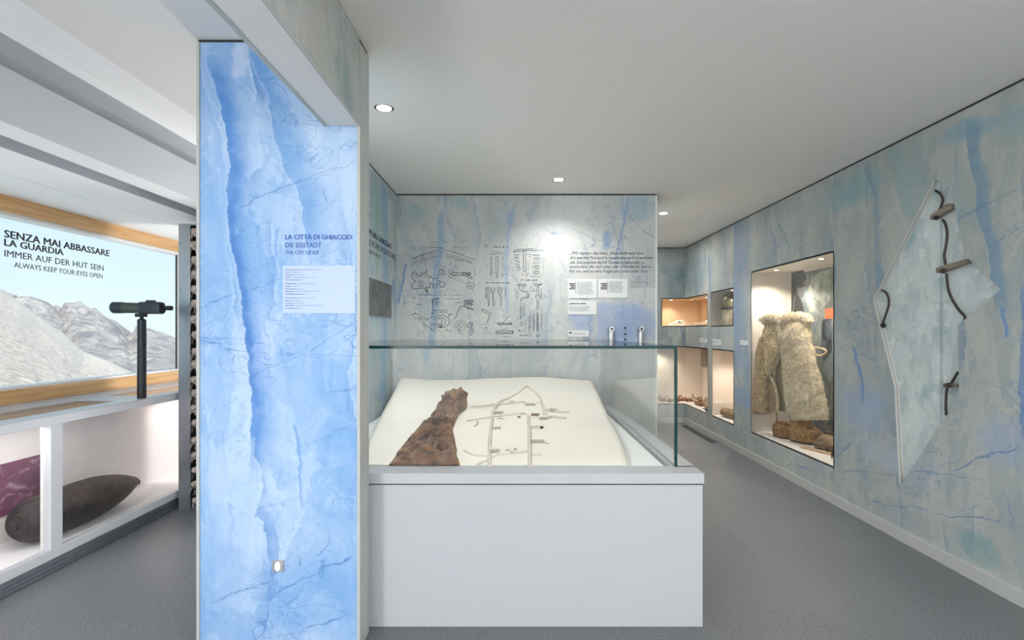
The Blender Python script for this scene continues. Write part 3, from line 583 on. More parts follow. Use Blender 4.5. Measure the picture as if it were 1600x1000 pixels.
dl([(643,600),(640,560),(646,538),(650,560),(648,604)], 1); dl([(656,640),(654,600),(654,545),(662,540),(662,600),(658,640)], .9); dl([(670,542),(672,566),(680,572),(688,566),(690,542)], 1); dl([(674,545),(678,560),(684,560),(686,545)],.6); dl([(679,572),(681,640),(684,640),(684,572)], .7)
dl([(708,540),(710,568),(720,574),(730,568),(732,540)], 1); dl([(715,540),(718,560)], .8); dl([(724,540),(722,560)], .8); dl([(719,574),(720,640),(724,642),(723,574)], .7); dl([(744,544),(752,544),(750,590),(746,590),(744,544)], .5)
dl([(788,352),(800,342),(840,338),(856,338),(900,334)], 1.2); dl([(788,352),(812,350),(840,346),(856,346),(870,342)], 1.2); dl([(842,340),(842,458),(856,458),(856,340)], 1.1); dl([(848,350),(848,450)], .6); dl([(835,462),(836,480),(842,470),(858,470),(862,486),(868,462)], .7)
for k in range(5): dl([(790+k*3,378+k*18),(800+k*3,368+k*18),(818+k*2,370+k*17),(812+k*3,382+k*17),(796+k*3,380+k*18)], .9)
for yy, ry in ((370,3),(388,4),(410,6),(434,9),(462,9)): circ(914, yy, 17, ry, .7, 20, 330)
circ(914,434,11,5,.6); circ(914,462,11,5,.6)
dl([(808,528),(822,524),(856,524),(850,532),(812,532)], 1.2); dl([(822,532),(822,548),(832,560),(842,548),(842,532)], 1); dl([(830,560),(862,562),(872,576),(870,590),(862,598),(832,600),(830,612)], 1.1); dl([(838,566),(858,568),(864,580),(858,592),(838,594)], .8); circ(868,588,5,9,.9)
for k in range(7): circ(830, 650+k*9, 5, 5, .7)
circ(832,735,6,10,.9); dl([(815,775),(826,765),(822,778),(836,774)], .9); dl([(832,600),(828,645)], .6); dl([(825,790),(832,800),(866,798),(872,790)], .6)
dl([(898,522),(912,520),(930,528),(942,518),(936,530),(906,532),(898,522)], 1); dl([(916,532),(914,572),(904,594),(910,598),(920,580),(932,598),(938,592),(926,572),(924,532)], 1); dl([(880,560),(904,556),(902,566)], .7)
for k in range(3): circ(920, 612+k*18, 6, 10, .9)
for k in range(10): circ(918+(k%2)*2, 680+k*10, 5, 7, .8)
dl([(910,786),(918,806),(930,786)], 1.2); dl([(908,800),(932,798)], .8)
for k in range(8): circ(896, 690+k*12, 3, 6, .5); circ(874, 700+k*11, 3, 5, .5)
dl([(845,620),(848,700)], .5); dl([(940,640),(938,770)], .5); dl([(952,380),(952,470)],.5)
dl([(622,656),(640,660),(660,672),(674,680),(668,698),(658,724),(648,726),(658,700),(660,688),(640,676),(622,668),(622,656)], 1.1); dl([(628,662),(664,680)], .6); dl([(636,775),(640,752),(650,752),(654,775)], .7); dl([(644,752),(646,775)], .6)
dl([(702,733),(740,731),(784,733),(780,739),(708,739)], 1.6); dl([(732,726),(750,716),(765,696)], .9); dl([(698,772),(704,782),(730,778),(760,782),(790,774),(786,790),(760,788),(700,788),(696,776)], 1.2); dl([(700,776),(720,770),(770,772),(790,778)], 1.2); dl([(730,768),(752,756)], .7); dl([(786,768),(782,792)],.8)
for args in ((335,300,120),(290,330,125),(470,328,80),(685,326,80,9,.9),(680,355,55),(662,365,80,4),(645,517,125,7,.8),(825,503,90,8,.8),(285,583,100),(390,583,135),(425,603,75),(270,632,32),(470,622,34),(870,345,85,6,.8),(852,323,30),(628,737,34),(622,786,48),(822,797,48),(712,803,64),(380,430,45),(382,356,30),(540,515,36),(425,768,34),(430,776,28),(880,484,65),(860,366,26,5),(862,378,24,5)): squig(*args)
for vx, y0, y1 in ((810,560,600),(868,395,445),(846,640,700),(851,710,770),(881,665,760),(901,665,760),(940,540,590),(941,680,740),(660,600,640),(692,600,640),(732,590,640),(585,440,480)):
    pts = []; yv = y0
    while yv < y1: yv += 2.6; pts.append((vx+random.uniform(-2.6, 2.6), yv))
    ribbon(dr, [bw(*q) for q in pts], .0019, NB)
for c_ in ((257,331,8),(262,597,8),(644,321,7)): circ(*c_, w=.8); dl([(c_[0], c_[1]-3), (c_[0], c_[1]+3)], .7)
dr.build('printed_drawing', plain('drawing_ink', '4e5258', .9, var=.02), wall_back)
# handwritten quotation
t = MB()
for body, x0, x1, yb in (('\u201eWir hatten die Idee, Gletscher wie eine', 405, 935, 262), ('Art weiches Felsreich zu bearbeiten und verwehrten', 410, 1000, 295), ('alle St\u00fctzpunkte durch Tunnel miteinander zu', 410, 945, 328), ('verbinden, die tief unter der Oberfl\u00e4che waren.', 410, 997, 358), ('F\u00fcr uns war es eine Frage um Leben oder Tod.\u201c', 405, 980, 390)):
    a = px(800+x0/4.545, 340+yb/4.545, YW); write(t, body, a, RX, UZ, .026, (x1-x0)/4.545*YB/800, 0, .35)
t.build('handwritten_quote', M['print'], wall_back)
# cards
def rows(mb, o, r, u, w, lines, gap, h=.35, ragged=True):
    o = Vector(o); r = Vector(r); u = Vector(u)
    for i in range(lines):
        x = 0; W_ = w*(random.uniform(.8, 1) if ragged else 1)
        while x < W_:
            l = min(random.uniform(.006, .03), W_-x); a = o+r*x-u*gap*i; mb.quad(a, a+r*l, a+r*l+u*gap*h, a+u*gap*h); x += l+.005
def card(x0, y0, x1, y1, label, head, cols):
    a = px(x0, y1, YB); b = px(x1, y0, YB)
    c = tag(MB().box(a.x, YB-.005, a.z, b.x, YB, b.z).build('text_card', M['card']), label, 'text card', 'white text cards on the drawings wall')
    t = MB()
    for (hx, hy, body, cap) in head: write(t, body, px(hx, hy, YB-.006), RX, UZ, cap, None, .02)
    for (cx, cy, w, n_) in cols: rows(t, px(cx, cy, YB-.006), RX, UZ, w*YB/800, n_, 1.9*YB/800)
    t.build('lettering', M['print'] if cols and cols[0][3] > 2 else M['printgrey'], c)
    return c
def c5(x, y): return (800+x/4.545, 340+y/4.545)
def cardc(r, label, bars, cols):
    a = px(*c5(r[0], r[3]), YB); b = px(*c5(r[2], r[1]), YB)
    c = tag(MB().box(a.x, YB-.005, a.z, b.x, YB, b.z).build('text_card', M['card']), label, 'text card', 'white text cards on the drawings wall')
    t = MB(); g = MB()
    for (x0, y0, x1, y1) in bars: p = px(*c5(x0, y1), YB-.006); q = px(*c5(x1, y0), YB-.006); t.quad((p.x, YB-.006, p.z), (q.x, YB-.006, p.z), (q.x, YB-.006, q.z), (p.x, YB-.006, q.z))
    for (cx, cy, w, n_, gp) in cols: rows(g, px(*c5(cx, cy), YB-.006), RX, UZ, w/4.545*YB/800, n_, gp/4.545*YB/800)
    if t.v: t.build('heading', M['print'], c)
    g.build('small_print', M['printgrey'], c)
cardc((395,435,600,572), 'white text card with bold side heading, left of the upper pair under the handwriting', [(452,450,454,540)]+[(404+random.uniform(0,14),466+i*12,448,473+i*12) for i in range(4)], [(463,460,118,11,8.3)])
cardc((613,435,820,570), 'white text card with bold side heading, right of the upper pair under the handwriting', [(680,450,682,540)]+[(628+random.uniform(0,10),466+i*12,676,473+i*12) for i in range(4)], [(691,457,105,10,8.3)])
cardc((397,590,600,687), 'wide white text card with one heading line, below the upper pair', [(405,604,407,660),(413,608,452,614),(457,608,480,614),(486,608,525,614)], [(413,632,142,5,8)])
cardc((397,803,545,845), 'lowest narrow white card with black mark, just above the glass lid', [(405,813,426,822)], [(433,821,100,2,9)])
g = MB(); rows(g, px(*c5(838,455), YW), RX, UZ, 145/4.545*YB/800, 3, 7.5/4.545*YB/800); rows(g, px(*c5(838,482), YW), RX, UZ, 145/4.545*YB/800, 3, 7.5/4.545*YB/800)
g.build('small_print', M['printgrey'], wall_back)
# audio handsets and buttons
for x, lab in ((955, 'polished metal audio handset, the left one, on the drawings wall'), (1001.3, 'polished metal audio handset, the right one near the wall end')):
    c = px(x, 514, YB-.035); t = thing('audio_handset', lab, 'handset', (c.x, YB, c.z-.17), 'audio handsets beside the quotation')
    MB().box(c.x-.022, YB-.055, c.z-.17, c.x+.022, YB-.018, c.z-.005, bev=.010).build('handle', M['alu'], t, smooth=40)
    MB().tube([(c.x, YB-.066, c.z), (c.x, YB-.012, c.z)], [.024, .024], 20).build('earpiece', M['alu'], t, smooth=40)
    MB().tube([(c.x, YB-.068, c.z), (c.x, YB-.0665, c.z)], [.010, .010], 12).build('speaker_hole', M['black'], t)
    MB().box(c.x-.013, YB-.019, c.z-.15, c.x+.013, YB, c.z-.03).build('cradle', M['alu'], t)
for i, (yy, lab) in enumerate(((783, 'topmost dark round button between the two audio handsets'), (826, 'second dark round button from the top between the handsets'), (866, 'third dark round button from the top between the handsets'), (888, 'lowest dark round button between the handsets, at the glass line'))):
    p = px(*c5(803, yy), YB); tag(MB().tube([(p.x, YB-.010, p.z), (p.x, YB, p.z)], [.008, .0095], 14).build('push_button', M['black'], smooth=40), lab, 'button', 'language buttons between the handsets')
# dark screen on the bay wall
a = pp(580, 494, (-1.05, 0, 0), (1, 0, 0)); b = pp(610.5, 445, (-1.05, 0, 0), (1, 0, 0))
y0, y1, z0, z1 = 3.45, b.y, E+23.5*3.684/800*1.0, b.z
z0 = E+24*3.68/800; scr = thing('map_screen', 'dark grey screen showing a faint contour map, on the narrow bay wall', 'screen', (-1.05, y0, z0))
MB().box(-1.05, y0, z0, -1.044, y1, z1).build('frame', M['alu'], scr)
MB().box(-1.0445, y0+.006, z0+.006, -1.042, y1-.006, z1-.006).build('display', two('map_screen_grey', '55585a', '6f7273', 5, .3, 0), scr)
for cy, cz, r0 in ((3.72, z1-.09, .05), (3.95, z0+.02, .07), (3.80, z0+.16, .018), (4.1, z0+.12, .05)):
    for k in (1, .65):
        t = MB(); ribbon(t, [(-1.0415, cy+r0*k*math.cos(q*.4)*(1+.25*math.sin(q*1.3)), cz+r0*.9*k*math.sin(q*.4)) for q in range(17) if z0+.01 < cz+r0*.9*k*math.sin(q*.4) < z1-.01], .003, (1, 0, 0))
        t.build('contour_line', M['black'], scr)
# step light
t = thing('step_light', 'small square recessed wall light glowing low on the blue pillar', 'light', px(435, 883, 2.1))
a = px(426, 892.5, 2.1); b = px(444.5, 874.5, 2.1); c = px(434.5, 884, 2.1)
MB().box(a.x, 2.095, a.z, b.x, 2.1, b.z, bev=.001).build('cover_plate', M['alu'], t)
MB().tube([(c.x, 2.0935, c.z), (c.x, 2.096, c.z)], [.011, .011], 20).build('lens_ring', M['white'], t)
ln = MB(); ln.add([(c.x+.0105*math.cos(q*PI/12), 2.093, c.z+.018*math.sin(q*PI/12)) for q in range(24)]+[(c.x+.0105*math.cos(q*PI/12), 2.0955, c.z+.018*math.sin(q*PI/12)) for q in range(24)], [tuple(range(24))]+[(q, (q+1) % 24, (q+1) % 24+24, q+24) for q in range(24)])
ln.build('lamp', emis('step_lamp', (1, .97, .93, 1), 3), t)
# name tags by the niches
for (x0, y0, x1, y1, lab) in ((1093, 529, 1105, 534.5, 'small white label strip between the two corner niches'), (1113.5, 530.5, 1126.5, 538.5, 'small white label under the niche holding the canister'), (1156.5, 532, 1168.5, 538.5, 'small white label beside the tall coat niche')):
    a = pr(x0, y1); b = pr(x1, y1); zt = pr((x0+x1)/2, y0).z
    c = tag(MB().box(XR-.003, b.y, a.z, XR, a.y, zt).build('label_strip', M['card']), lab, 'label', 'niche labels on the right wall')
    t = MB(); L = a.y-b.y; hh = zt-a.z
    t.quad((XR-.004, a.y-L*.12, a.z+hh*.3), (XR-.004, a.y-L*.2, a.z+hh*.3), (XR-.004, a.y-L*.2, a.z+hh*.8), (XR-.004, a.y-L*.12, a.z+hh*.8)); t.build('black_mark', M['print'], c)
    t = MB(); rows(t, (XR-.004, a.y-L*.28, a.z+hh*.62), (0, -1, 0), UZ, L*.6, 2, hh*.32); t.build('small_print', M['printgrey'], c)
# ------------------------------------------------------------------ centre display case
BZ = E-.624; GX = .728; GY = 2.365; GT = E-.0665
dc = thing('display_case', 'large white plinth with glass cover holding the glacier relief model', 'display case', (0, 2.25, 0))
MB().box(-1.046, 2.255, 0, .818, YB-.004, BZ-.045, bev=.003).build('plinth', M['cabinet'], dc)
rim = MB().box(-1.046, 2.25, BZ-.045, .822, GY+.012, BZ).box(GX-.004, GY, BZ-.045, .822, YB-.004, BZ)
rim.build('rim', M['cabinet'], dc)
MB().box(-1.046, GY+.012, BZ-.045, GX-.02, YB-.004, BZ-.025).build('floor_board', M['white'], dc)
MB().box(-.9, 2.251, BZ-.050, .818, 2.256, BZ-.045).build('shadow_line', M['gap'], dc)
def pane(x0, y0, z0, x1, y1, z1, edges, label=None):
    p = MB().box(x0, y0, z0, x1, y1, z1).build('glass_pane', M['glass'], dc)
    for e in edges: MB().box(*e).build('glass_edge', M['edge'], p)
tk = .010
pane(-1.046, GY, BZ, GX, GY+tk, GT-tk, [(GX-.0005, GY-.0005, BZ, GX+.0125, GY+tk, GT-tk)])
pane(GX, GY+tk, BZ, GX+tk, YB-.004, GT-tk, [])
pane(-1.046, GY, GT-tk, GX+tk, YB-.004, GT, [(-1.046, GY-.002, GT-tk-.003, GX+tk+.001, GY-.0002, GT+.001), (GX+tk, GY, GT-tk, GX+tk+.002, YB-.004, GT), ])
# relief model of the glacier
TA, TB = -.620, .112
def th(Y): return E+TA+(Y-2.4)*TB
def ms(x, y, off=0):
    Y = 711/((y-518)+89.6); return Vector(((x-808)*Y/800, Y, th(Y)+off))
rm = thing('relief_model', 'white glacier relief model with tunnels and huts inside the glass case', 'model', (0, 2.4, BZ-.025))
g = MB(); nx, ny = 60, 60; vs = []; fs = []
def surf(x, Y): return th(Y)+.012*noise.noise(Vector((x*1.7, Y*1.7, 3)))*1.6+.004*noise.noise(Vector((x*6, Y*6, 1)))+(.012*math.sin((x+.3)*5.5) if Y > 4.0 else 0)*(Y-4.0)/.4
for j in range(ny+1):
    Y = 2.385+(4.385-2.385)*j/ny; f = (Y-2.4)/2
    xl = -.76-.245*f; xr = .530+.115*f+.02*math.sin(f*5)*(1-f)
    for i in range(nx+1):
        x = xl+(xr-xl)*i/nx; z = surf(x, Y); e = min(x-xl, xr-x, 4.385-Y); z -= .02*max(0, 1-e/.03)**2
        vs.append((x, Y, z))
for j in range(ny):
    for i in range(nx): k = j*(nx+1)+i; fs.append((k, k+1, k+nx+2, k+nx+1))
rim_i = [i for i in range(nx+1)]+[j*(nx+1)+nx for j in range(1, ny+1)]+[ny*(nx+1)+i for i in range(nx-1, -1, -1)]+[j*(nx+1) for j in range(ny-1, 0, -1)]
b0 = len(vs); vs += [(vs[i][0], vs[i][1], BZ-.025) for i in rim_i]; nr = len(rim_i)
fs += [(rim_i[i], rim_i[(i+1) % nr], b0+(i+1) % nr, b0+i) for i in range(nr)]
g.add(vs, fs); M['snow'] = plain('model_white_plaster', 'e2dcd3', .8, var=.012, vs=4)
g.build('terrain', M['snow'], rm, smooth=60)
# mountain ridge on the model
sec = [(2.385,605,719,668,700),(2.65,626,713,674,677),(2.9,648,708,688,650),(3.08,668,711,697,624),(3.25,679,717,705,608),(3.4,684,728,716,607),(3.5,698,730,719,614),(3.58,712,724,718,634)]
def lerp_sec(t):
    for a, b in zip(sec, sec[1:]):
        if t <= b[0]: f = (t-a[0])/(b[0]-a[0]); return [a[k]+(b[k]-a[k])*f for k in range(5)]
    return list(sec[-1])
g = MB(); vs = []; fs = []; NA, NT = 44, 80
for j in range(NT+1):
    Y = 2.385+(3.58-2.385)*j/NT; s_ = lerp_sec(Y); xl, xr, xp = ((s_[k]-808)*Y/800 for k in (1, 2, 3)); zb = th(Y)-.012; zp = E+(518-s_[4])*Y/800
    for i in range(NA+1):
        f = i/NA; x = xl+(xr-xl)*f; fp = (xp-xl)/(xr-xl)
        hgt = (f/fp)**.62 if f < fp else ((1-f)/(1-fp))**.42
        v = Vector((x*9+Y*2.5, Y*7, 0)); nn = noise.fractal(v, .9, 2.1, 5)
        cell = noise.cell(Vector((x*16+Y*9, Y*10, 2)))
        rdg = 1-abs(noise.noise(Vector((x*17-Y*10, Y*6+x*4, 4))))*3.2; r2_ = 1-abs(noise.noise(Vector((x*38-Y*16, Y*14, 7))))*3
        k = (zp-zb)*hgt; z = zb+k*(1+.30*nn+.30*rdg+.12*r2_-.26)+.014*cell*hgt
        vs.append((x+.022*nn*hgt+.030*noise.noise(Vector((z*30, Y*9, 5)))*hgt, Y+(.010*noise.noise(v*2) if j else 0)*hgt, z))
for j in range(NT):
    for i in range(NA): k = j*(NA+1)+i; fs.append((k, k+1, k+NA+2, k+NA+1))
fs.append(tuple(range(NA+1)))
g.add(vs, fs)
n = N('brown_rock'); co = n.coord(); a_ = n.noise(n.scale(co, (1, 1.4, 2.2)), 7, 8, .65, .8); b_ = n.noise(n.scale(co, (1, .35, 1)), 30, 7, .65)
c_ = n.mix(n.mr(a_, .38, .60), srgb('43302a'), srgb('8a6244')); c_ = n.mix(n.mr(b_, .5, .68, 0, .7), c_, srgb('97806e')); c_ = n.mix(n.mr(n.noise(co, 4, 5), .55, .66, 0, .8), c_, srgb('7c6d64'))
M['rock'] = n.pbr(c_, .8, bump=b_, bstr=.9, bdist=.012)
g.build('rock_ridge', M['rock'], rm)
def c6(x, y): return (720+x/7.144, 590+y/7.144)
M['track'] = plain('model_tunnel_cream', 'cdc4b8', .8, var=.02); M['hutgrey'] = plain('model_hut_grey', 'a9a29a', .8, var=.03); M['hutbrown'] = plain('model_hut_brown', '836c58', .8, var=.05)
def smooth_path(p, k=4):
    out = []
    for i in range(len(p)-1):
        p0, p1, p2, p3 = p[max(i-1, 0)], p[i], p[i+1], p[min(i+2, len(p)-1)]
        for j in range(k):
            t = j/k; out.append(tuple(.5*((2*b)+(-a+c)*t+(2*a-5*b+4*c-d)*t*t+(-a+3*b-3*c+d)*t**3) for a, b, c, d in zip(p0, p1, p2, p3)))
    return out+[p[-1]]
for r_, P_ in ((.009,[(320,990),(325,700),(350,500),(365,370),(430,280),(530,240),(640,180),(700,125),(735,104),(770,128),(860,200),(900,270),(930,370),(960,465)]),
    (.0065,[(110,325),(250,318),(400,300),(560,290),(720,285),(890,288)]), (.0065,[(75,488),(170,475),(330,445),(440,430),(600,415),(740,418)]), (.0065,[(180,480),(185,520),(150,550)]),
    (.010,[(755,440),(765,600),(770,800),(772,990)]), (.005,[(40,820),(120,865),(290,888)]), (.005,[(185,975),(330,910),(420,870),(560,860),(740,828)]), (.0065,[(950,360),(1070,380),(1210,385)]), (.0065,[(970,455),(1030,435),(1170,455)]), (.005,[(410,470),(440,455),(475,470)]), (.004,[(925,725),(975,742)])):
    MB().tube([ms(*c6(*q), .003) for q in smooth_path(P_)], r_, 6).build('tunnel', M['track'], rm, smooth=60)
for (x, y, w, h, c) in ((420,402,85,24,'hutgrey'),(400,580,62,26,'hutgrey'),(372,842,85,40,'hutgrey'),(575,276,60,10,'hutgrey'),(775,314,112,26,'hutgrey'),(680,280,50,12,'hutgrey'),(622,414,50,16,'hutbrown'),(690,410,45,16,'hutgrey'),
    (648,454,20,24,'hutbrown'),(832,428,90,26,'hutbrown'),(918,472,78,28,'hutgrey'),(1032,378,75,30,'hutgrey'),(850,566,140,30,'track'),(905,566,40,22,'hutgrey'),(860,728,135,34,'hutgrey'),(840,870,80,10,'track'),(520,816,32,12,'hutgrey'),(602,806,20,16,'hutgrey'),(571,854,24,22,'hutbrown')):
    p = ms(*c6(x, y)); k = p.y/800/7.144; w_ = w*k; h_ = h*k*1.15; d_ = .05
    b = MB(); pts = [(p.x-w_/2, p.y, p.z-.006), (p.x+w_/2, p.y, p.z-.006), (p.x+w_/2, p.y, p.z+h_*.75), (p.x+w_/2-.006, p.y, p.z+h_), (p.x-w_/2+.006, p.y, p.z+h_), (p.x-w_/2, p.y, p.z+h_*.75)]
    b.prism(pts, (0, d_, .004), 0); b.box(p.x-w_/2-.003, p.y-.003, p.z+h_, p.x+w_/2+.003, p.y+d_, p.z+h_+.004, 1); b.build('hut', [M[c], M['snow']], rm)
# ------------------------------------------------------------------ left showcase under the window
FX = -2.507; CT = E-.453
sc = thing('window_showcase', 'long white glass-fronted showcase under the window', 'showcase', (FX, 2, 0))
fr = MB().box(FX-.043, -1, CT-.052, FX, 4.95, CT-.004, bev=.002).box(FX-.043, -1, .073, FX, 4.95, .126, bev=.002); fr.build('frame_rail', M['framegrey'], sc)
for y in (.95, 2.755, 4.55): MB().box(FX-.043, y, .126, FX-.0005, y+.07, CT-.052, bev=.0015).build('post', M['framegrey'], sc)
MB().box(FX-.060, 2.756, .126, FX-.043, 2.80, CT-.052).build('stile', M['white'], sc)
kb = MB().box(FX-.03, -1, 0, FX-.006, 4.95, .073)
for k in range(3): kb.box(FX-.012, -1, .006+k*.022, FX+.001, 4.95, .020+k*.022)
kb.build('kick_board', plain('dark_ribbed_aluminium', '7b8088', .4, .5, var=.05), sc)
tp = MB().box(FX-.115, -1, CT-.004, FX+.002, 4.95, CT).box(XL, -1, CT-.02, FX-.385, 4.95, CT)
for y0, y1 in ((-1, -.3), (1.15, 1.38), (3.36, 3.62), (4.75, 4.95)): tp.box(FX-.385, y0, CT-.004, FX-.115, y1, CT)
tp.box(FX-.12, -1, CT-.05, FX-.112, 4.95, CT-.004); tp.build('counter_top', M['cabinet'], sc)
for y0, y1 in ((-.3, 1.15), (1.38, 3.36), (3.62, 4.75)): MB().box(FX-.384, y0, CT-.009, FX-.116, y1, CT-.002).build('glass_inset', M['nglass'], sc)
MB().box(-2.895, -1, .09, -2.883, 4.95, CT-.02).build('back_panel', M['caseinner'], sc)
MB().box(-2.883, -1, .09, FX-.043, 4.95, .114).build('floor_board', M['white'], sc)
MB().box(-2.883, 4.93, .114, FX-.043, 4.95, CT-.05).build('side_panel', M['caseinner'], sc); MB().box(-2.883, -1, .114, FX-.043, -.98, CT-.05).build('side_panel', M['caseinner'], sc)
for y0, y1 in ((1.02, 2.755), (2.825, 4.55)): MB().box(FX-.030, y0, .126, FX-.024, y1, CT-.052).build('glass_pane', M['nglass'], sc)
light('showcase_strip_lamp', 'AREA', (-2.70, 4.3, CT-.03), 1.6, (1, .72, .66), (0, 0, 0), .2, .5)
light('showcase_strip_lamp', 'AREA', (-2.60, 2.2, CT-.055), 5.0, (1, .93, .92), (0, 0, 0), .06, 1.9)
# purple print in the showcase
n = N('purple_glacier_print'); co = n.coord(); a_ = n.noise(n.scale(co, (1, 1, 2.4)), 7, 9, .7, 1.2)
c_ = n.mix(n.mr(n.noise(co, 3, 4), .35, .65), srgb('5a2b45'), srgb('7a4560')); c_ = n.mix(n.mr(a_, .54, .62, 0, .8), c_, srgb('b59aa8'))
tag(MB().box(-2.882, 1.2, E-1.035, -2.876, 3.20, E-.742).build('picture_panel', n.pbr(c_, .5)), 'dark purple mountain photograph strip behind the shell in the showcase', 'picture')
# artillery shell
bm_ = thing('artillery_shell', 'long rusty dark iron shell lying in the window showcase', 'shell', (-2.715, 3.2, .114))
ax = Matrix.Translation((-2.715, 2.77, E-1.058)) @ Matrix.Rotation(-.012, 4, 'Z') @ Matrix.Rotation(-PI/2, 4, 'X')
pf = [(.0, 0), (.088, .030), (.10, .045), (.118, .085), (.126, .14), (.1255, .145), (.1285, .15), (.1285, .175), (.126, .18), (.1275, .30), (.1295, .42), (.125, .52), (.113, .60), (.095, .68), (.070, .76), (.045, .82), (.028, .855), (.012, .87)]
pf2 = [(.03, .004), (.06, .012)]+pf[1:]
b = MB(); vs = []
prof = [(.02, .002)]+pf2; b.lathe(prof, n=48, M=ax)
b.v = [tuple(Vector(v)+Vector((0, 0, 0))+Vector((1, 0, 1)).normalized()*0.0015*noise.noise(Vector(v)*22)) for v in b.v]
n = N('rusted_iron'); co = n.coord(); a_ = n.noise(co, 16, 9, .7); c_ = n.mix(n.mr(a_, .35, .68), srgb('252223'), srgb('463d3a')); c_ = n.mix(n.mr(n.noise(co, 5, 6, .6), .56, .68, 0, .6), c_, srgb('543d33'))
M['rust'] = n.pbr(c_, .62, .25, bump=a_, bstr=.5, bdist=.006)
b.build('body', M['rust'], bm_, smooth=35)
MB().lathe([(.014, -.012), (.017, -.012), (.019, -.002), (.024, .006)], n=18, M=ax).build('fuse_plug', M['rust'], bm_, smooth=40)
MB().lathe([(.058, .008), (.062, .004), (.066, .012)], n=36, M=ax).build('nose_ring', M['rust'], bm_, smooth=40)
MB().tube([ax @ Vector((0, 0, .865)), ax @ Vector((.0, .004, .885)), ax @ Vector((.003, .022, .892)), ax @ Vector((.0, .034, .882))], [.010, .010, .008, .005], 8).build('tail_hook', M['rust'], bm_, smooth=50)
# spotting scope on a post
s0 = ph(221.5, 622, CT); sx, sy = s0.x, s0.y
ss = thing('spotting_scope', 'dark green spotting scope on a black post on the showcase counter', 'telescope', (sx, sy, CT))
zc = E+.163
MB().tube([(sx, sy, CT), (sx, sy, zc-.155)], [.0265, .0265], 24).build('post', M['black'], ss, smooth=40)
MB().tube([(sx, sy, zc-.155), (sx, sy, zc-.085), (sx, sy, zc-.078)], [.0262, .0262, .02], 24).build('collar', plain('dark_anodised_metal', '2a2f38', .3, .6), ss, smooth=40)
MB().tube([(sx, sy, zc-.08), (sx, sy, zc-.062)], [.012, .012], 12).box(sx-.038, sy-.018, zc-.064, sx+.030, sy+.018, zc-.040, bev=.006).build('mount', M['black'], ss, smooth=40)
M['scope'] = plain('scope_dark_green', '23323a', .45, var=.08); M['scopeg'] = plain('scope_grey_green', '454d45', .6, var=.04)
def sxp(x): return (x-221.5)*sy/800+sx
MB().tube([(sxp(177), sy, zc), (sxp(178), sy, zc), (sxp(192), sy, zc-.001), (sxp(194), sy, zc-.001)], [.036, .0395, .0385, .037], 28).build('lens_hood', M['scope'], ss, smooth=40)
MB().tube([(sxp(176.8), sy, zc), (sxp(177.5), sy, zc)], [.034, .034], 28).build('front_lens', M['black'], ss)
MB().tube([(sxp(191), sy, zc-.001), (sxp(205), sy, zc-.002), (sxp(222), sy, zc-.004)], [.0372, .036, .034], 28).build('barrel', M['scopeg'], ss, smooth=40)
MB().box(sxp(219), sy-.037, zc-.044, sxp(254), sy+.037, zc+.038, bev=.016).build('prism_housing', M['scope'], ss, smooth=40)
MB().tube([(sxp(230), sy-.006, zc+.038), (sxp(243), sy-.006, zc+.038)], [.012, .012], 12).build('focus_wheel', M['black'], ss, smooth=40)
MB().tube([(sxp(240), sy, zc-.008), (sxp(255), sy, zc-.008)], [.034, .030], 20).build('rotating_collar', M['black'], ss, smooth=40)
MB().tube([(sxp(253), sy, zc-.003), (sxp(256), sy, zc-.003), (sxp(267), sy, zc-.004), (sxp(268.5), sy, zc-.004)], [.016, .0145, .0165, .016], 20).build('eyepiece', M['black'], ss, smooth=40)
# steel frame with sandbags
n = N('galvanised_steel'); co = n.coord(); a_ = n.noise(n.scale(co, (1, 1, .5)), 5, 5); c_ = n.mix(a_, srgb('8d949b'), srgb('b5bac0'))
M['steel'] = n.pbr(c_, n.mr(a_, .3, .7, .28, .45), .85)
sf = thing('sandbag_rack', 'tall steel channel frame beside the window holding stacked sandbags', 'frame', (-2.4, 3.8, 0))
zt = E+.79
MB().box(-2.480, 3.75, 0, -2.394, 3.756, zt).box(-2.480, 3.756, 0, -2.474, 4.05, zt).build('channel_post', M['steel'], sf)
MB().box(-2.474, 4.044, 0, -1.75, 4.05, zt).build('back_plate', M['steel'], sf)
MB().box(-1.756, 3.756, 0, -1.75, 4.044, zt).build('channel_post', M['steel'], sf)
MB().box(-2.474, 3.77, 0, -1.756, 4.044, .012).build('base_plate', M['steel'], sf); MB().box(-2.474, 3.752, zt-.012, -1.756, 4.044, zt).build('top_plate', M['steel'], sf)
for k in range(6): MB().tube([(-2.466, 3.7485, .25+k*.34), (-2.466, 3.7505, .25+k*.34)], [.004, .004], 8).build('screw', M['gap'], sf)
M['jute'] = two('faded_sandbag_cloth', 'ab9b92', 'd0c0b6', 9, .9, .5, 160, third='dccfc6'); M['thread'] = plain('frayed_thread', 'd4ccc6', .9)
nb = 19; hb = (zt-.03)/nb
labs = ['topmost faded sandbag in the steel frame', 'lowest faded sandbag in the steel frame, on the floor plate']
proto = []
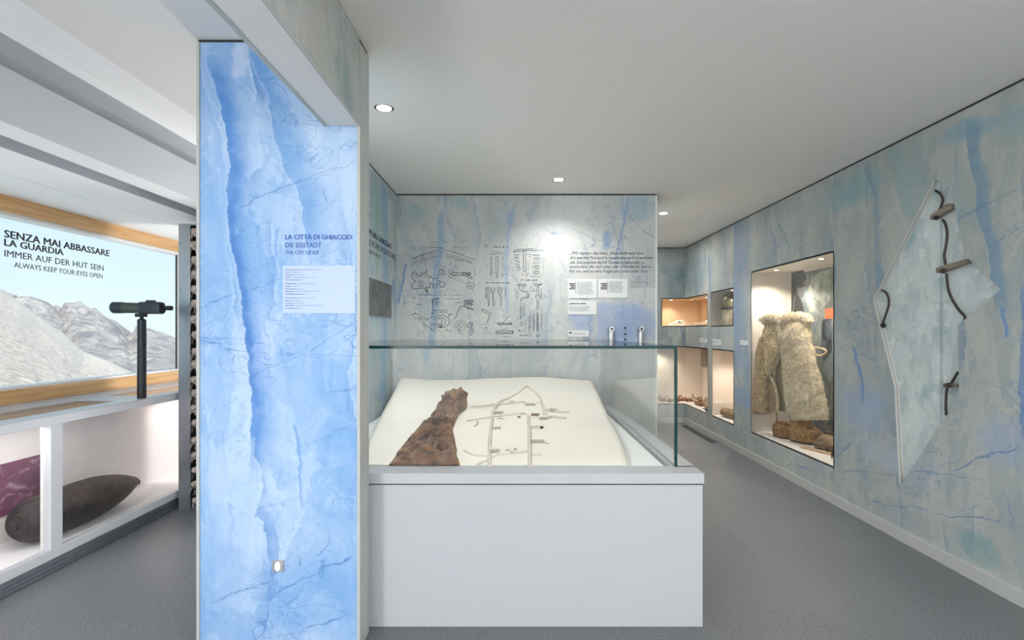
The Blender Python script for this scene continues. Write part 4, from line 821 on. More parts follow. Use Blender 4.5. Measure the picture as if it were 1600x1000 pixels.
for k in range(3):
    b = MB(); vs = []; nu, nv = 28, 14
    for i in range(nu):
        for j in range(nv):
            q = 2*PI*j/nv; s_ = -1+2*i/(nu-1); ed = (1-abs(s_)**9)**.5*.85+.15
            c, s2 = math.cos(q), math.sin(q); pw = .62
            yy = math.copysign(abs(c)**pw, c)*.150*ed; zz = math.copysign(abs(s2)**pw, s2)*hb*.68*(ed*.8+.2)
            v = Vector((s_*.325, yy, zz)); d = noise.noise(v*14+Vector((k*9, 0, 0)))*.010+noise.noise(v*40+Vector((k*5, 3, 0)))*.005
            vs.append(v+Vector((0, math.copysign(1, c)*d*.9 if yy < 0 else 0, d*.25)))
    fs = [(i*nv+j, i*nv+(j+1) % nv, (i+1)*nv+(j+1) % nv, (i+1)*nv+j) for i in range(nu-1) for j in range(nv)]+[tuple(range(nv)), tuple((nu-1)*nv+j for j in range(nv))]
    b.add(vs, fs); b.tube([(-.285, -.125, .0), (-.293, -.155, .012), (-.280, -.170, .02), (-.262, -.160, .034)], [.026, .020, .022, .010], 8)
    o = b.build('sandbag', M['jute'], smooth=60); tag(o, 'faded sandbag in the steel frame beside the window', 'sandbag', 'sandbags stacked in the steel frame')
    t = MB()
    for _ in range(7):
        p = Vector((-.31+random.uniform(0, .05), -.16, random.uniform(-.02, .03))); pts = [p]
        for q in range(6): p = p+Vector((random.uniform(-.012, .012), random.uniform(-.006, .004), random.uniform(-.022, .010))); pts.append(p)
        t.tube(pts, .0011, 3)
    t.build('loose_thread', M['thread'], o); proto.append(o)
bags = []
for i in range(nb):
    base = proto[i % 3]
    if i < 3: o = base; 
    else: o = dup(base, Matrix.Identity(4))
    bags.append(o)
names = ['lowest', 'second', 'third', 'fourth', 'fifth', 'sixth', 'seventh', 'eighth', 'ninth', 'tenth', 'eleventh', 'twelfth', 'thirteenth', 'fourteenth', 'fifteenth', 'sixteenth', 'seventeenth', 'eighteenth', 'topmost']
for i, o in enumerate(bags):
    o.location = (-2.072+random.uniform(-.006, .004), 3.900+random.uniform(-.008, .004), .014+hb*(i+.5)); o.rotation_euler = (random.uniform(-.08, .08), random.uniform(-.012, .012), random.uniform(-.02, .02))
    o['label'] = 'faded sandbag, '+names[i]+(' of the stack' if i in (0, nb-1) else ' from the floor')+' in the steel frame'
# ------------------------------------------------------------------ mountains outside
M['lime'] = None
def rockmat(name, a, b, c, d, sc, bs):
    n = N(name); co = n.coord(); v = n.scale(co, (1, 1, 1.6)); f = n.noise(v, sc, 9, .68, .5); f2 = n.noise(v, sc*3.3, 8, .75)
    c_ = n.mix(n.mr(f, .36, .62), srgb(a), srgb(b)); c_ = n.mix(n.mr(f2, .56, .62, 0, .75), c_, srgb(c)); c_ = n.mix(n.mr(n.noise(v, sc*.6, 6, .6), .6, .7, 0, .5), c_, srgb(d))
    return n.pbr(c_, .95, bump=n.math('ADD', f, n.math('MULTIPLY', f2, .4)), bstr=1.0, bdist=bs, spec=.1)
M['lime'] = rockmat('pale_scree', 'bbaea4', 'efe3da', '857a74', 'd8c8a4', 2.2, .22); M['crag'] = rockmat('grey_limestone_crag', '9a989f', 'd6d0cc', '7d7c85', 'c9bca8', .16, 3)
def crest_at(cr, x):
    if x <= cr[0][0]: return cr[0][1]
    for a, b in zip(cr, cr[1:]):
        if x <= b[0]: return a[1]+(b[1]-a[1])*(x-a[0])/(b[0]-a[0])
    return cr[-1][1]
def mountain(name, crest, x0, x1, ni, zc, zn, yn, nj, amp, fq, mat, label, ridge):
    g = MB(); vs = []; fs = []; tot = nj+8
    for j in range(tot+1):
        for i in range(ni+1):
            x = x0+(x1-x0)*i/ni; yc = crest_at(crest, x)
            if j <= nj: f = j/nj; Yd = 1/((1-f)/zn+f/zc); yp = yn+(yc-yn)*f; h = (518-yp)*Yd/800-amp*.75*ridge*Yd/zc
            else: Yd = zc*(1+.06*(j-nj)); h = (518-yc)*zc/800-zc*.05*(j-nj)
            X = (x-808)*Yd/800; v = Vector((X*fq, Yd*fq, h*fq)); e = Yd/zc if j <= nj else 1
            d = noise.fractal(v, .8, 2.2, 6)+(1-2*abs(noise.noise(v*.8+Vector((5, 1, 2)))))*ridge
            k = 1 if j < nj else .35
            vs.append((X+amp*.5*noise.noise(v*1.3)*e*k, Yd-amp*d*e*.8*k, E+h+amp*d*e*k*.8))
    w = ni+1
    for j in range(tot):
        for i in range(ni): k = j*w+i; fs.append((k, k+1, k+w+1, k+w))
    g.add(vs, fs); return tag(g.build(name, mat, smooth=35), label, 'mountain')
mountain('rocky_slope', [(-400,180),(-100,385),(0,449),(30,468),(60,491),(100,520),(130,546),(170,563),(200,576),(232,590),(300,625),(420,690)], -400, 420, 300, 120, 9, 735, 120, 1.1, .22, M['lime'], 'pale scree slope rising to the left outside the window', .5)
mountain('rocky_crag', [(-500,300),(-100,420),(0,452),(22,457),(40,461),(53,466),(80,465),(92,467),(105,473),(113,480),(117,486),(123,479),(130,472),(143,471),(156,473),(166,478),(174,484),(190,489),(205,498),(216,512),(224,505),(232,493),(254,498),(272,506),(330,540),(460,600)], -500, 460, 300, 260, 75, 640, 110, 9.0, .022, M['crag'], 'jagged pale limestone crags beyond the scree slope', 1.0)
# ------------------------------------------------------------------ contents of the tall niche: sheepskin coat
CN = Vector((-.963, -.272, 0)).normalized(); CP = Vector((2.435, 5.12, 0))
def cc(cx, cy, d=0.0): return pp(1180+cx/4.545, 480+cy/4.545, CP, CN)+CN*d
M['fleece'] = None
def fleecemat(name, a, b, c, sc=34):
    n = N(name); co = n.coord(); f = n.noise(co, sc, 5, .65); g2 = n.noise(co, 7, 4)
    c_ = n.mix(n.mr(f, .35, .65), srgb(a), srgb(b)); c_ = n.mix(n.mr(g2, .5, .68, 0, .6), c_, srgb(c))
    return n.pbr(c_, .9, bump=f, bstr=.8, bdist=.01, sheen=.3, spec=.1)
M['fleece'] = fleecemat('cream_fleece', 'bfae90', 'ece2cc', 'cfbd9c'); M['fleecem'] = fleecemat('mid_fleece', 'b3a07a', 'e0d1b0', 'c6b18b'); M['fleeced'] = fleecemat('shaggy_fleece', '9c8566', 'd2c0a0', 'b09a7a'); M['lining'] = plain('coat_lining_cloth', '9f8a6c', .9, var=.1); M['straw'] = fleecemat('matted_straw', '6e4d2c', 'cfa468', '946c40', 60)
def loft(mb, rows_, th, n=20, sub=4, amp=.008, fq=18, flat=.75, f=cc):
    R = []
    for a, b in zip(rows_, rows_[1:]):
        for k in range(sub): t = k/sub; R.append([a[i]+(b[i]-a[i])*t for i in range(len(a))])
    R.append(list(rows_[-1])); vs = []; fs = []
    for (x0, x1, y, d, tt) in R:
        A = f(x0, y, d); B = f(x1, y, d); c = (A+B)/2; ha = (B-A)/2
        for k in range(n):
            q = 2*PI*k/n; co_, si = math.cos(q), math.sin(q); co_ = math.copysign(abs(co_)**flat, co_); si = math.copysign(abs(si)**flat, si)
            p = c+ha*co_+CN*si*tt*th; p = p+(ha.normalized()*co_+CN*si)*amp*noise.noise(p*fq)*1.6
            vs.append(p)
    m = len(R)
    fs = [(i*n+k, i*n+(k+1) % n, (i+1)*n+(k+1) % n, (i+1)*n+k) for i in range(m-1) for k in range(n)]+[tuple(range(n-1, -1, -1)), tuple((m-1)*n+k for k in range(n))]
    return mb.add(vs, fs)
def tufts(mb, count, ln, w=.0035, droop=.6):
    base_v = [Vector(v) for v in mb.v]; tris = []; area = []
    for f in mb.f:
        if len(f) > 6: continue
        for k in range(1, len(f)-1):
            a, b, c = base_v[f[0]], base_v[f[k]], base_v[f[k+1]]; nn = (b-a).cross(c-a); ar = nn.length/2
            if ar > 1e-8: tris.append((a, b, c, nn.normalized())); area.append(ar)
    cen = sum(base_v, Vector())/len(base_v)
    for (a, b, c, nn) in random.choices(tris, weights=area, k=count):
        u, v = random.random(), random.random()
        if u+v > 1: u, v = 1-u, 1-v
        p = a+(b-a)*u+(c-a)*v; L = ln*random.uniform(.5, 1.2)
        r = Vector((random.uniform(-1, 1), random.uniform(-1, 1), random.uniform(-1, 1)))
        tip = p+nn*L*.75+Vector((0, 0, -L*droop))+r*L*.35; t1 = nn.cross(r).normalized()*w; t2 = nn.cross(t1).normalized()*w
        mb.add([p+t1, p-t1*.5+t2*.87, p-t1*.5-t2*.87, tip], [(0, 1, 3), (1, 2, 3), (2, 0, 3)])
    return mb
def outward(mb):                              # make a loft's faces point outwards before tufting
    bm = bmesh.new(); vs = [bm.verts.new(v) for v in mb.v]
    for f in mb.f:
        try: bm.faces.new([vs[i] for i in f])
        except ValueError: pass
    bmesh.ops.recalc_face_normals(bm, faces=bm.faces[:]); bm.verts.index_update()
    mb.f = [[v.index for v in f.verts] for f in bm.faces]; mb.m = [0]*len(mb.f); bm.free(); return mb
coat = thing('sheepskin_coat', 'long cream sheepskin coat hanging open in the tall niche', 'coat', (2.6, 4.7, E-.8))
def fur(name, rows_, th, count, ln, mat, **kw):
    mb = outward(loft(MB(), rows_, th, **kw)); tufts(mb, count, ln); o = mb.build(name, mat, coat); return o
# rows: left, right, y, depth offset, thickness factor
MB_l = [(112,200,84,.02,.5),(104,226,105,.035,.9),(103,228,170,.045,1),(104,236,235,.05,1),(104,222,290,.05,1),(106,196,350,.05,1),(108,160,410,.045,.9),(118,138,480,.04,.8)]
fur('left_front', MB_l, .040, 5200, .016, M['fleecem'])
fur('left_front_lower', [(112,132,430,.035,.5),(112,150,500,.03,.5),(112,170,560,.03,.5),(113,186,620,.028,.5),(114,190,690,.025,.5),(118,186,735,.025,.45)], .028, 900, .006, M['lining'])
fur('right_front', [(250,400,82,.02,.5),(240,412,105,.04,.95),(238,416,150,.05,1),(230,428,230,.055,1.05),(228,446,300,.055,1.05),(232,462,390,.055,1.05),(238,486,480,.05,1.05),(244,505,560,.05,1.05),(250,524,650,.045,1.05),(262,538,730,.04,1),(284,544,778,.04,.9),(292,545,796,.04,.7)], .045, 15000, .016, M['fleece'])
fur('sleeve', [(88,104,130,.0,.5),(70,106,190,-.0,.8),(52,108,240,.01,1),(38,110,320,.02,1),(30,112,420,.02,1.05),(22,113,520,.02,1.05),(12,114,620,.02,1.05),(6,114,690,.02,1),(10,112,735,.02,.8),(22,108,752,.02,.5)], .055, 9000, .018, M['fleeced'])
for pth, r_, cnt in (([(92,96),(112,80),(150,72),(190,76),(222,84),(236,104)], .040, 2600), ([(226,112),(240,84),(290,70),(340,64),(384,68),(412,84),(418,104)], .046, 4200), ([(270,124),(320,112),(370,112),(410,124)], .036, 2400)):
    c_p = smooth_path(pth, 5); mb = MB().tube([cc(x, y, .055) for x, y in c_p], [r_*(.8+.35*noise.noise(Vector((x*.03, y*.05, 1)))) for x, y in c_p], 14)
    mb.v = [tuple(Vector(v)+CN*.012*noise.noise(Vector(v)*25)) for v in mb.v]; outward(mb); tufts(mb, cnt, .024); mb.build('collar', M['fleece'], coat)
fur('left_lapel', [(196,250,110,.07,.6),(200,244,150,.075,.7),(205,236,200,.075,.6),(208,228,250,.07,.4)], .022, 600, .010, M['fleece'])
fur('right_lapel', [(300,400,112,.085,.6),(275,392,160,.09,.8),(252,372,220,.09,.8),(238,330,280,.085,.6),(232,290,330,.08,.4)], .026, 2200, .014, M['fleece'])
lin = outward(loft(MB(), [(150,300,110,-.01,1),(130,300,300,-.02,1),(130,300,500,-.02,1),(150,300,740,-.02,1)], .008, amp=.004)); lin.build('lining', plain('blue_grey_lining', 'b0a488', .9, var=.12), coat)
MB().tube([cc(x, y, .02) for x, y in smooth_path([(440,285),(470,292),(505,300),(515,318),(500,338),(470,345),(450,340)])], .011, 8).build('strap_loop', M['fleeced'], coat, smooth=60)
MB().tube([cc(250, 60, -.02), cc(250, 40, -.03), cc(252, -80, -.05)], .002, 6).build('hanging_wire', M['alu'], coat)
tr = outward(MB().tube([cc(x, y, .045) for x, y in smooth_path([(228,255),(214,320),(172,400),(124,450),(134,490),(152,520),(170,565),(184,620),(188,680),(186,738)])], .010, 8)); tufts(tr, 1600, .012, .003); tr.build('fleece_edge', M['fleece'], coat)
# straw overboots
def at_floor(x, y, h=E-1.022): return ph(x, y, h)
def boot(name_label, cx, cy, ang, sc_, tall):
    c = at_floor(cx, cy); t = thing('straw_overboot', name_label, 'boot', c, 'overboots in the tall niche')
    R = Matrix.Translation(c) @ Matrix.Rotation(ang, 4, 'Z') @ Matrix.Scale(sc_, 4)
    mb = MB(); vs = []; n_ = 26
    prof = [(.70, .0), (.92, .006), (1.0, .03), (1.03, .06), (1.0, .09), (.88, .118), (.70, .130), (.62, .12), (.58, .08), (.55, .04)]
    for (r, z) in prof:
        for k in range(n_):
            q = 2*PI*k/n_; v = Vector((r*.095*math.cos(q), r*.125*math.sin(q), z*(1+.12*math.sin(q)))); v += v.normalized()*.008*noise.noise(v*30+Vector((cx, 0, 0))); vs.append(R @ v)
    fs = [(i*n_+k, i*n_+(k+1) % n_, (i+1)*n_+(k+1) % n_, (i+1)*n_+k) for i in range(len(prof)-1) for k in range(n_)]+[tuple(range(n_)), tuple((len(prof)-1)*n_+k for k in range(n_))]
    mb.add(vs, fs); outward(mb); tufts(mb, 4200, .011, .0022, .2); mb.build('foot', M['straw'], t)
    MB().lathe([(.086, 0), (.096, .0), (.096, .014), (.086, .014)], (0, 0, 0), 26, 0, R @ Matrix.Diagonal((1, 1.3, 1, 1))).build('sole', plain('dark_boot_sole', '3d2b1c', .9, var=.1), t)
    if tall:
        mb = MB(); vs = []; pr_ = [(1, .09), (1.0, .14), (.95, .19), (.9, .23), (.75, .235), (.7, .20)]
        for (r, z) in pr_:
            for k in range(n_):
                q = 2*PI*k/n_; v = Vector((.012+r*.072*math.cos(q), .045+r*.072*math.sin(q), z)); v += Vector((math.cos(q), math.sin(q), 0))*.006*noise.noise(v*30); vs.append(R @ v)
        mb.add(vs, [(i*n_+k, i*n_+(k+1) % n_, (i+1)*n_+(k+1) % n_, (i+1)*n_+k) for i in range(len(pr_)-1) for k in range(n_)]); outward(mb); tufts(mb, 2400, .009, .0022, .3); mb.build('shaft', M['straw'], t)
    for s_ in (-1, 1):
        MB().tube([R @ Vector(p) for p in smooth_path([(s_*.07, .02, .11), (s_*.078, .02, .16), (s_*.068, .03, .21), (s_*.074, .04, .26)])], .0075, 7).build('binding_cord', M['straw'], t, smooth=60)
boot('open straw overboot, the left one below the coat', 1227, 683, .2, .98, False)
boot('straw overboot with high shaft, the right one beside the wooden box', 1259, 691, .5, 1.12, True)
# wooden box, board, iron spike
M['oldwood'] = two('weathered_wood', '6b5644', '9a8368', 5, .8, .4, 60, vec=(1, 8, 8)); M['board'] = two('pale_plank', 'a48b6b', 'c3aa86', 5, .8, .3, 60, vec=(8, 1, 8))
c = at_floor(1290, 703); bx_ = thing('wooden_box', 'small weathered wooden box tilted beside the overboots', 'box', c)
R = Matrix.Translation(c+Vector((.05, .03, .052))) @ Matrix.Rotation(.55, 4, 'Z') @ Matrix.Rotation(-.42, 4, 'Y')
w, d, h, t_ = .10, .075, .045, .006
MB().box(-w, -d, -h, w, -d+t_, h, M=R).build('front_board', M['oldwood'], bx_); MB().box(-w, d-t_, -h, w, d, h, M=R).build('back_board', M['oldwood'], bx_)
MB().box(-w, -d+t_, -h, -w+t_, d-t_, h, M=R).build('end_board', M['oldwood'], bx_); MB().box(w-t_, -d+t_, -h, w, d-t_, h, M=R).build('end_board', M['oldwood'], bx_)
MB().box(-w, -d, -h-t_, w, d, -h, M=R).build('bottom_board', M['oldwood'], bx_); MB().box(-w-.004, -d-.004, h, w*.5, d+.004, h+t_, M=R).build('lid', M['oldwood'], bx_)
MB().tube([R @ Vector((-w-.006, -.03, .02)), R @ Vector((-w-.022, -.035, .0)), R @ Vector((-w-.012, -.04, -.035))], [.007, .006, .004], 7).build('rope_end', M['rust'], bx_, smooth=60)
a = at_floor(1249, 700); b = at_floor(1310, 715)
dv = (b-a).normalized(); nv_ = Vector((-dv.y, dv.x, 0))
tag(MB().prism([a-nv_*.0, b, b+nv_*.05, a+nv_*.05], (0, 0, .014)).build('wooden_plank', M['board']), 'pale flat plank lying in front of the overboots', 'plank')
c = at_floor(1300, 717); sp = thing('ice_crampon', 'rusty iron spiked crampon at the near edge of the tall niche', 'crampon', c)
MB().tube([c+Vector((.0, 0, .02)), c+Vector((.02, .02, .07)), c+Vector((.035, .0, .12))], [.010, .011, .012], 8).build('shank', M['rust'], sp, smooth=60)
for k in range(3): MB().tube([c+Vector((.0+k*.012, k*.01, .025+k*.03)), c+Vector((-.012+k*.012, -.015+k*.01, .0+k*.03))], [.006, .001], 6).build('spike', M['rust'], sp)
# photograph on the back of the tall niche
bp_ = thing('photo_backdrop', 'large dark mountain photograph with a man in a cap behind the coat', 'picture', (2.785, 4.5, E-1.0))
XP = 2.786
n = N('photo_print_grey'); co = n.coord(); f = n.noise(n.scale(co, (1, 1.4, .8)), 4.5, 9, .7, 1.5)
c_ = n.mix(n.mr(f, .38, .62), srgb('2a3033'), srgb('858b86')); M['photo'] = n.pbr(n.mix(n.mr(n.noise(co, 2.2, 5), .5, .62, 0, .7), c_, srgb('6f7c84')), .6)
MB().box(XP, 3.90, E-1.0, XP+.006, 5.19, E+.575).build('print', M['photo'], bp_)
def pw(pts, X): return [pp(x, y, (X, 0, 0), (1, 0, 0)) for x, y in pts]
def c8(x, y): return (1160+x/2.775, 380+y/2.775)
X1 = XP-.001
MB().poly(pw([c8(*q) for q in ((212,130),(262,118),(280,150),(262,175),(240,178),(236,215),(250,235),(262,262),(266,300),(212,302))], X1)).build('dark_figure', plain('photo_black', '1c2022', .6, var=.2, vs=30), bp_)
MB().poly(pw([c8(*q) for q in ((238,190),(264,190),(268,204),(272,212),(266,216),(264,232),(248,238),(240,222))], X1-.0006)).build('face', plain('photo_face_grey', '4f5050', .6, var=.1), bp_)
MB().poly(pw([c8(*q) for q in ((234,192),(236,176),(250,170),(266,178),(278,182),(266,188),(262,192))], X1-.0012)).build('cap', plain('photo_cap_black', '1f2224', .6), bp_)
MB().poly(pw([c8(*q) for q in ((300,150),(345,118),(384,110),(384,240),(330,300),(290,300),(275,240))], X1)).build('pale_slope', two('photo_pale_rock', '6c756f', 'b0b6ac', 16, .6, 0), bp_)
MB().poly(pw([c8(*q) for q in ((345,330),(384,328),(388,470),(350,520),(340,440))], X1)).build('dark_rock', two('photo_dark_rock', '1e2022', '55606a', 12, .6, 0), bp_)
MB().poly(pw([c8(*q) for q in ((358,284),(400,280),(400,326),(358,328))], X1-.0006)).build('orange_patch', plain('photo_orange', 'b8693a', .6, var=.1, vs=20), bp_)
def niche_lamp(x, y, z, power, label, col=(1, .9, .78), grp='small niche spotlights'):
    t = thing('niche_spotlight', label, 'light', (x, y, z), grp)
    MB().lathe([(.030, z-.003), (.030, z), (.021, z), (.021, z-.003)], (x, y, 0), 18, M=None).build('trim_ring', M['alu'], t) if False else MB().lathe([(.022, z-.0035), (.030, z-.003), (.030, z)], (x, y, 0), 18).build('trim_ring', M['alu'], t)
    MB().lathe([(.018, z-.005), (.018, z-.0036)], (x, y, 0), 16).build('lamp', M['warmbulb'], t)
    light('niche_beam', 'SPOT', (x, y, z-.02), power, col, (0, 0, 0), .02, spot=2.4, blend=.8)
a = ph(1213, 421.5, E+.60); b = ph(1283, 404, E+.60)
niche_lamp(a.x, a.y, E+.60, 38, 'small round spotlight in the tall niche ceiling, the farther one'); niche_lamp(b.x, b.y, E+.60, 38, 'small round spotlight in the tall niche ceiling, the nearer one')
# canister with helmet in the upper small niche
niche_lamp(2.46, 5.84, E+.475, 7, 'small spotlight above the helmet in the upper small niche')
niche_lamp(2.56, 5.95, E-.222, 13, 'small spotlight in the ceiling of the lower small niche')
niche_lamp(2.56, 6.9, E+.465, 7, 'small spotlight in the tan corner niche, on the right side'); niche_lamp(2.25, 7.48, E+.465, 7, 'small spotlight in the tan corner niche, on the rear side')
niche_lamp(2.58, 6.85, E-.222, 15, 'small spotlight in the lower corner niche, on the right side'); niche_lamp(2.10, 7.5, E-.222, 15, 'small spotlight in the lower corner niche, on the rear side')
hc = Vector((2.555, 6.10, E+.07)); M['felt'] = two('mottled_grey_brown_cloth', '6a6455', '9b9482', 14, .9, .6, 60); M['helm'] = plain('olive_steel', '7d7a58', .25, .7, var=.1)
hm = thing('steel_helmet', 'olive steel helmet with dark rim on a cloth stand in the small niche', 'helmet', hc+Vector((0, 0, .2)))
MB().lathe([(.120, .215), (.122, .235), (.122, .27), (.112, .32), (.088, .36), (.05, .382), (.01, .388)], hc, 30).build('shell', M['helm'], hm, smooth=60)
MB().lathe([(.118, .196), (.132, .200), (.130, .222), (.118, .224)], hc, 30).build('rim', M['black'], hm, smooth=40)
stnd = outward(MB().lathe([(.14, .0), (.142, .03), (.130, .08), (.122, .14), (.116, .196)], hc, 30))
stnd.v = [tuple(Vector(v)+Vector((1, 1, 0)).normalized()*.010*noise.noise(Vector(v)*18)) for v in stnd.v]
tag(stnd.build('cloth_stand', M['felt'], smooth=60), 'mottled grey-brown cloth-covered stand under the helmet', 'stand')
# lower small niche: roll and scraps
rz = E-1.026
M['canvas'] = two('brown_canvas', '7d6548', 'ab8f6b', 16, .9, .5, 60)
t = thing('canvas_roll', 'brown canvas roll lying in the lower small niche', 'roll', (2.52, 6.1, rz))
pts = [Vector((2.50, 6.20, rz+.055)), Vector((2.515, 6.12, rz+.057)), Vector((2.535, 6.0, rz+.056)), Vector((2.56, 5.88, rz+.052))]
b = MB().tube(pts, [.050, .055, .054, .048], 16); b.v = [tuple(Vector(v)+Vector((0, 0, .006*noise.noise(Vector(v)*26)))) for v in b.v]; b.build('roll_body', M['canvas'], t, smooth=60)
MB().tube([pts[0]+Vector((0,.006,0)), pts[0]+Vector((0, .002, 0))], [.03, .032], 14).build('rolled_end', M['lining'], t)
MB().tube([pts[2]+Vector((.054*math.cos(q*PI/6), 0, .056*math.sin(q*PI/6))) for q in range(13)], .004, 5).build('strap', M['oldwood'], t)
# rusty relics: three kinds, copied
M['relic'] = two('rusty_brown_iron', '6b4630', '9c7350', 30, .8, .5, 90, metal=.2)
def relic(kind, p, s_, rz_):
    b = MB(); rnd = random.Random(int(p.x*1e4+p.y*1e3))
    if kind == 0:
        b.tube([(.022*math.cos(q*PI/7), .006*rnd.uniform(-1,1), .026+.022*math.sin(q*PI/7)) for q in range(15)], .0042, 6); b.box(-.02, -.014, 0, .02, .014, .006)
    elif kind == 1:
        pts = [(-.04, 0, .008), (-.02, .01, .02), (.0, -.008, .012), (.02, .008, .03), (.035, .0, .022), (.05, -.01, .05)]; b.tube(smooth_path(pts), .0045, 6)
        for k in range(4): b.tube([(-.03+k*.02, 0, .014), (-.034+k*.02, -.014, .032)], [.002, .001], 4)
    else:
        vs = MB().lathe([(.012, 0), (.026, .002), (.030, .014), (.024, .028), (.010, .032)], n=12).v; f0 = MB().lathe([(.012, 0), (.026, .002), (.030, .014), (.024, .028), (.010, .032)], n=12).f
        b.add([Vector(v)*(1+.3*noise.noise(Vector(v)*60)) for v in vs], f0)
    o = b.build(('iron_ring', 'barbed_wire_scrap', 'iron_fragment')[kind], M['relic'], smooth=50)
    o.location = p; o.rotation_euler = (0, 0, rz_); o.scale = (s_, s_, s_); return o
grp = 'rusty relics on the floor of the lower corner niche'; LB = ('small rusty iron ring among the relics in the lower corner niche', 'bent piece of rusty barbed wire in the lower corner niche', 'lump of rusty iron in the lower corner niche')
pro = {}
rr = random.Random(3); rel = []
spots = [(1031+i*4.1+rr.uniform(-1, 1), 7.42+rr.uniform(-.05, .2)) for i in range(13)]+[(x, None) for x in (1088, 1091, 1094, 1096, 1098, 1100, 1102, 1104)]
for i, (x, Y) in enumerate(spots):
    kind = (1, 2, 1, 0, 2)[i % 5] if i < 13 else (0, 1, 2, 0)[i % 4]
    if Y is not None: p = Vector(((x-808)*Y/800, Y, rz))
    else: X_ = 2.52+rr.uniform(-.03, .16); Y = X_*800/(x-808); p = Vector((X_, min(Y, 7.6), rz))
    s_ = rr.uniform(1.1, 1.9)
    if kind in pro: o = pro[kind].copy(); C.objects.link(o); o.location = p; o.rotation_euler = (0, 0, rr.uniform(0, 3)); o.scale = (s_,)*3
    else: o = pro[kind] = relic(kind, p, s_, rr.uniform(0, 3))
    o['category'] = 'relic'; o['group'] = grp; rel.append((x, kind, o))
OR = ['first', 'second', 'third', 'fourth', 'fifth', 'sixth', 'seventh', 'eighth', 'ninth', 'tenth', 'eleventh', 'twelfth', 'thirteenth', 'fourteenth', 'fifteenth', 'sixteenth', 'seventeenth', 'eighteenth', 'nineteenth', 'twentieth', 'last']
for i, (x, kind, o) in enumerate(sorted(rel, key=lambda r: r[0])): o['label'] = ('rusty iron ring', 'bent rusty barbed wire piece', 'lump of rusty iron')[kind]+', '+OR[i]+' relic from the left in the lower corner niche'
c = Vector((2.50, 6.72, rz)); t = thing('leather_boot', 'crumpled brown leather boot near the front of the lower corner niche', 'boot', c)
b = MB().tube([c+Vector((0, -.11, .03)), c+Vector((0, -.05, .035)), c+Vector((0.0, .04, .045)), c+Vector((.005, .09, .055))], [.028, .036, .038, .034], 12, sq=.8); b.v = [tuple(Vector(v)+Vector((0, 0, .01*noise.noise(Vector(v)*30)))) for v in b.v]; b.build('foot', M['canvas'], t, smooth=60)
MB().tube([c+Vector((.005, .07, .06)), c+Vector((.02, .10, .10)), c+Vector((.045, .12, .12))], [.036, .034, .036], 12).build('shaft', M['canvas'], t, smooth=60)
MB().box(c.x-.03, c.y-.125, c.z, c.x+.03, c.y+.1, c.z+.010, bev=.003).build('sole', M['black'], t)
tag(MB().box(2.42, 6.44, rz, 2.50, 6.60, rz+.022, bev=.005).build('flat_tin', M['black']), 'flat dark metal tin at the near end of the lower corner niche', 'tin')
a = pp(1095, 540, (2.78, 0, 0), (1, 0, 0)); X_ = 2.62
b = MB(); vs = []; fs = []; n1, n2 = 10, 16; ya = X_*800/(1095-808); yb = 6.50
for j in range(n2+1):
    for i in range(n1+1):
        y = ya+(yb-ya)*i/n1; z = E-.222-.27*j/n2*(1+.12*noise.noise(Vector((i*.7, 0, 1)))); vs.append((X_+.012*noise.noise(Vector((y*20, z*14, 0))), y, z))
fs = [(j*(n1+1)+i, j*(n1+1)+i+1, (j+1)*(n1+1)+i+1, (j+1)*(n1+1)+i) for j in range(n2) for i in range(n1)]
k = len(vs); b.add(vs, fs); b.add([(v[0]+.006, v[1], v[2]) for v in vs], fs)
tag(b.build('hanging_rag', two('tattered_brown_cloth', '4a3c30', '84715f', 22, .9, .6, 80), smooth=60), 'tattered dark brown cloth hanging at the top of the lower corner niche', 'cloth')
# bones in the tan corner niche
M['bone'] = two('white_bone', 'd8cdb8', 'f2ebdd', 20, .7, .3, 60); bz = E+.08
c = Vector((2.36, 7.50, bz)); t = thing('animal_skull', 'white animal skull at the left in the tan corner niche', 'skull', c)
b = MB().tube([c+Vector((-.14, 0, .018)), c+Vector((-.08, 0, .03)), c+Vector((-.02, 0, .05)), c+Vector((.05, .0, .055)), c+Vector((.09, 0, .035))], [.012, .022, .042, .048, .022], 14, sq=.8); b.v = [tuple(Vector(v)+Vector((0, 0, .01*noise.noise(Vector(v)*26)))) for v in b.v]; b.build('cranium', M['bone'], t, smooth=60)
MB().tube([c+Vector((-.15, -.05, .008)), c+Vector((-.05, -.06, .012)), c+Vector((.06, -.05, .02)), c+Vector((.09, -.045, .05))], [.006, .009, .010, .006], 8).build('jaw', M['bone'], t, smooth=60)
MB().tube([c+Vector((.0, -.038, .062)), c+Vector((.0, -.047, .062))], [.012, .012], 10).build('eye_socket', M['black'], t)
c = Vector((2.50, 6.86, bz)); t = thing('jaw_bone', 'pale jaw bone with teeth at the right in the tan corner niche', 'bone', c)
for s_ in (-1, 1): MB().tube([c+Vector((-.12, s_*.02, .02)), c+Vector((-.04, s_*.05, .022)), c+Vector((.05, s_*.07, .035)), c+Vector((.07, s_*.07, .075))], [.012, .014, .016, .010], 8).build('jaw_branch', M['bone'], t, smooth=60)
tt = MB()
for k in range(8): tt.box(c.x-.09+k*.018, c.y-.058-.002*k, c.z+.03, c.x-.08+k*.018, c.y-.045-.002*k, c.z+.046)
tt.build('teeth', M['bone'], t)
tag(MB().tube([(2.24, 7.40, bz+.008), (2.30, 7.39, bz+.008), (2.42, 7.40, bz+.008)], [.010, .007, .011], 8).build('long_bone', M['bone'], smooth=50), 'thin white long bone in front of the skull', 'bone')
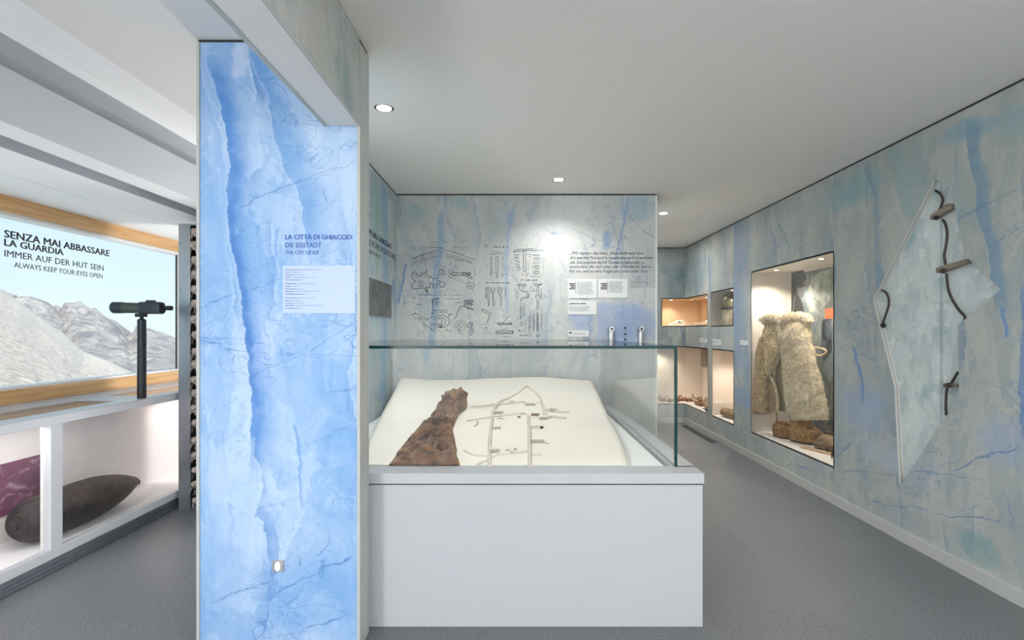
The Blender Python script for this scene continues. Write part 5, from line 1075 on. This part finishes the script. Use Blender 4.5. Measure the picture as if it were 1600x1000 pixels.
# cable and wooden pegs in the shard recess
def sp1(x, y, d=0.0): p = pp(1350+x/1.923, 260+y/1.923, (XR+D-.014-d, 0, 0), (1, 0, 0)); return p
M['cable'] = plain('dark_insulated_cable', '3a322d', .6, var=.1); M['peg'] = two('old_peg_wood', '6d6257', 'a0968a', 6, .85, .4, 60, vec=(8, 1, 8))
def cable(pts, label, r=.0065):
    return tag(MB().tube([sp1(*q, .004) for q in smooth_path(pts)], r, 8).build('old_cable', M['cable'], smooth=60), label, 'cable', 'pieces of old cable in the shard recess')
cable([(214,72),(226,80),(237,98),(232,120),(222,138),(214,150)], 'short dark cable curve at the top tip of the shard recess')
cable([(236,160),(245,175),(250,205),(246,240),(241,268),(246,302)], 'wavy cable between the two upper wooden pegs in the shard recess')
cable([(248,322),(250,345),(255,375),(268,405),(286,432),(303,452),(300,466),(290,476)], 'long dark cable hanging below the middle wooden peg')
cable([(282,618),(274,632),(262,652)], 'short cable piece rising above the lowest wooden peg')
cable([(250,664),(247,690),(246,720),(247,748)], 'straight cable piece hanging below the lowest wooden peg')
cable([(54,372),(66,380),(74,398),(74,418),(66,444),(57,470)], 'dark cable arc at the left corner of the shard recess')
def peg(poly, label, knob):
    t = thing('wooden_peg', label, 'peg', sp1(*poly[0]), 'wooden pegs in the shard recess')
    pts = [sp1(*q) for q in poly]; MB().prism(pts, (-.028, 0, 0)).build('peg_body', M['peg'], t)
    p = sp1(*knob, .03); MB().lathe([(.006, -.012), (.013, -.008), (.014, .004), (.008, .012)], p, 10, M=Matrix.Rotation(PI/2, 4, 'Y')).build('insulator', M['rust'], t, smooth=60)
peg([(212,147),(262,114),(272,112),(274,128),(226,158),(214,160)], 'weathered wooden peg nearest the top of the shard recess', (217, 154))
peg([(230,306),(250,298),(318,279),(326,290),(262,312),(232,320)], 'long dark wooden peg in the middle, at the recess edge', (240, 314))
peg([(252,652),(288,653),(288,666),(252,665)], 'small reddish wooden peg, lowest in the shard recess', (256, 657))
p = sp1(57, 478); tag(MB().lathe([(.008, -.014), (.016, -.008), (.016, .008), (.008, .014)], p, 10, M=Matrix.Rotation(PI/2, 4, 'Y')).build('insulator_knob', M['rust'], smooth=60), 'small brown insulator knob at the left edge of the recess', 'insulator')
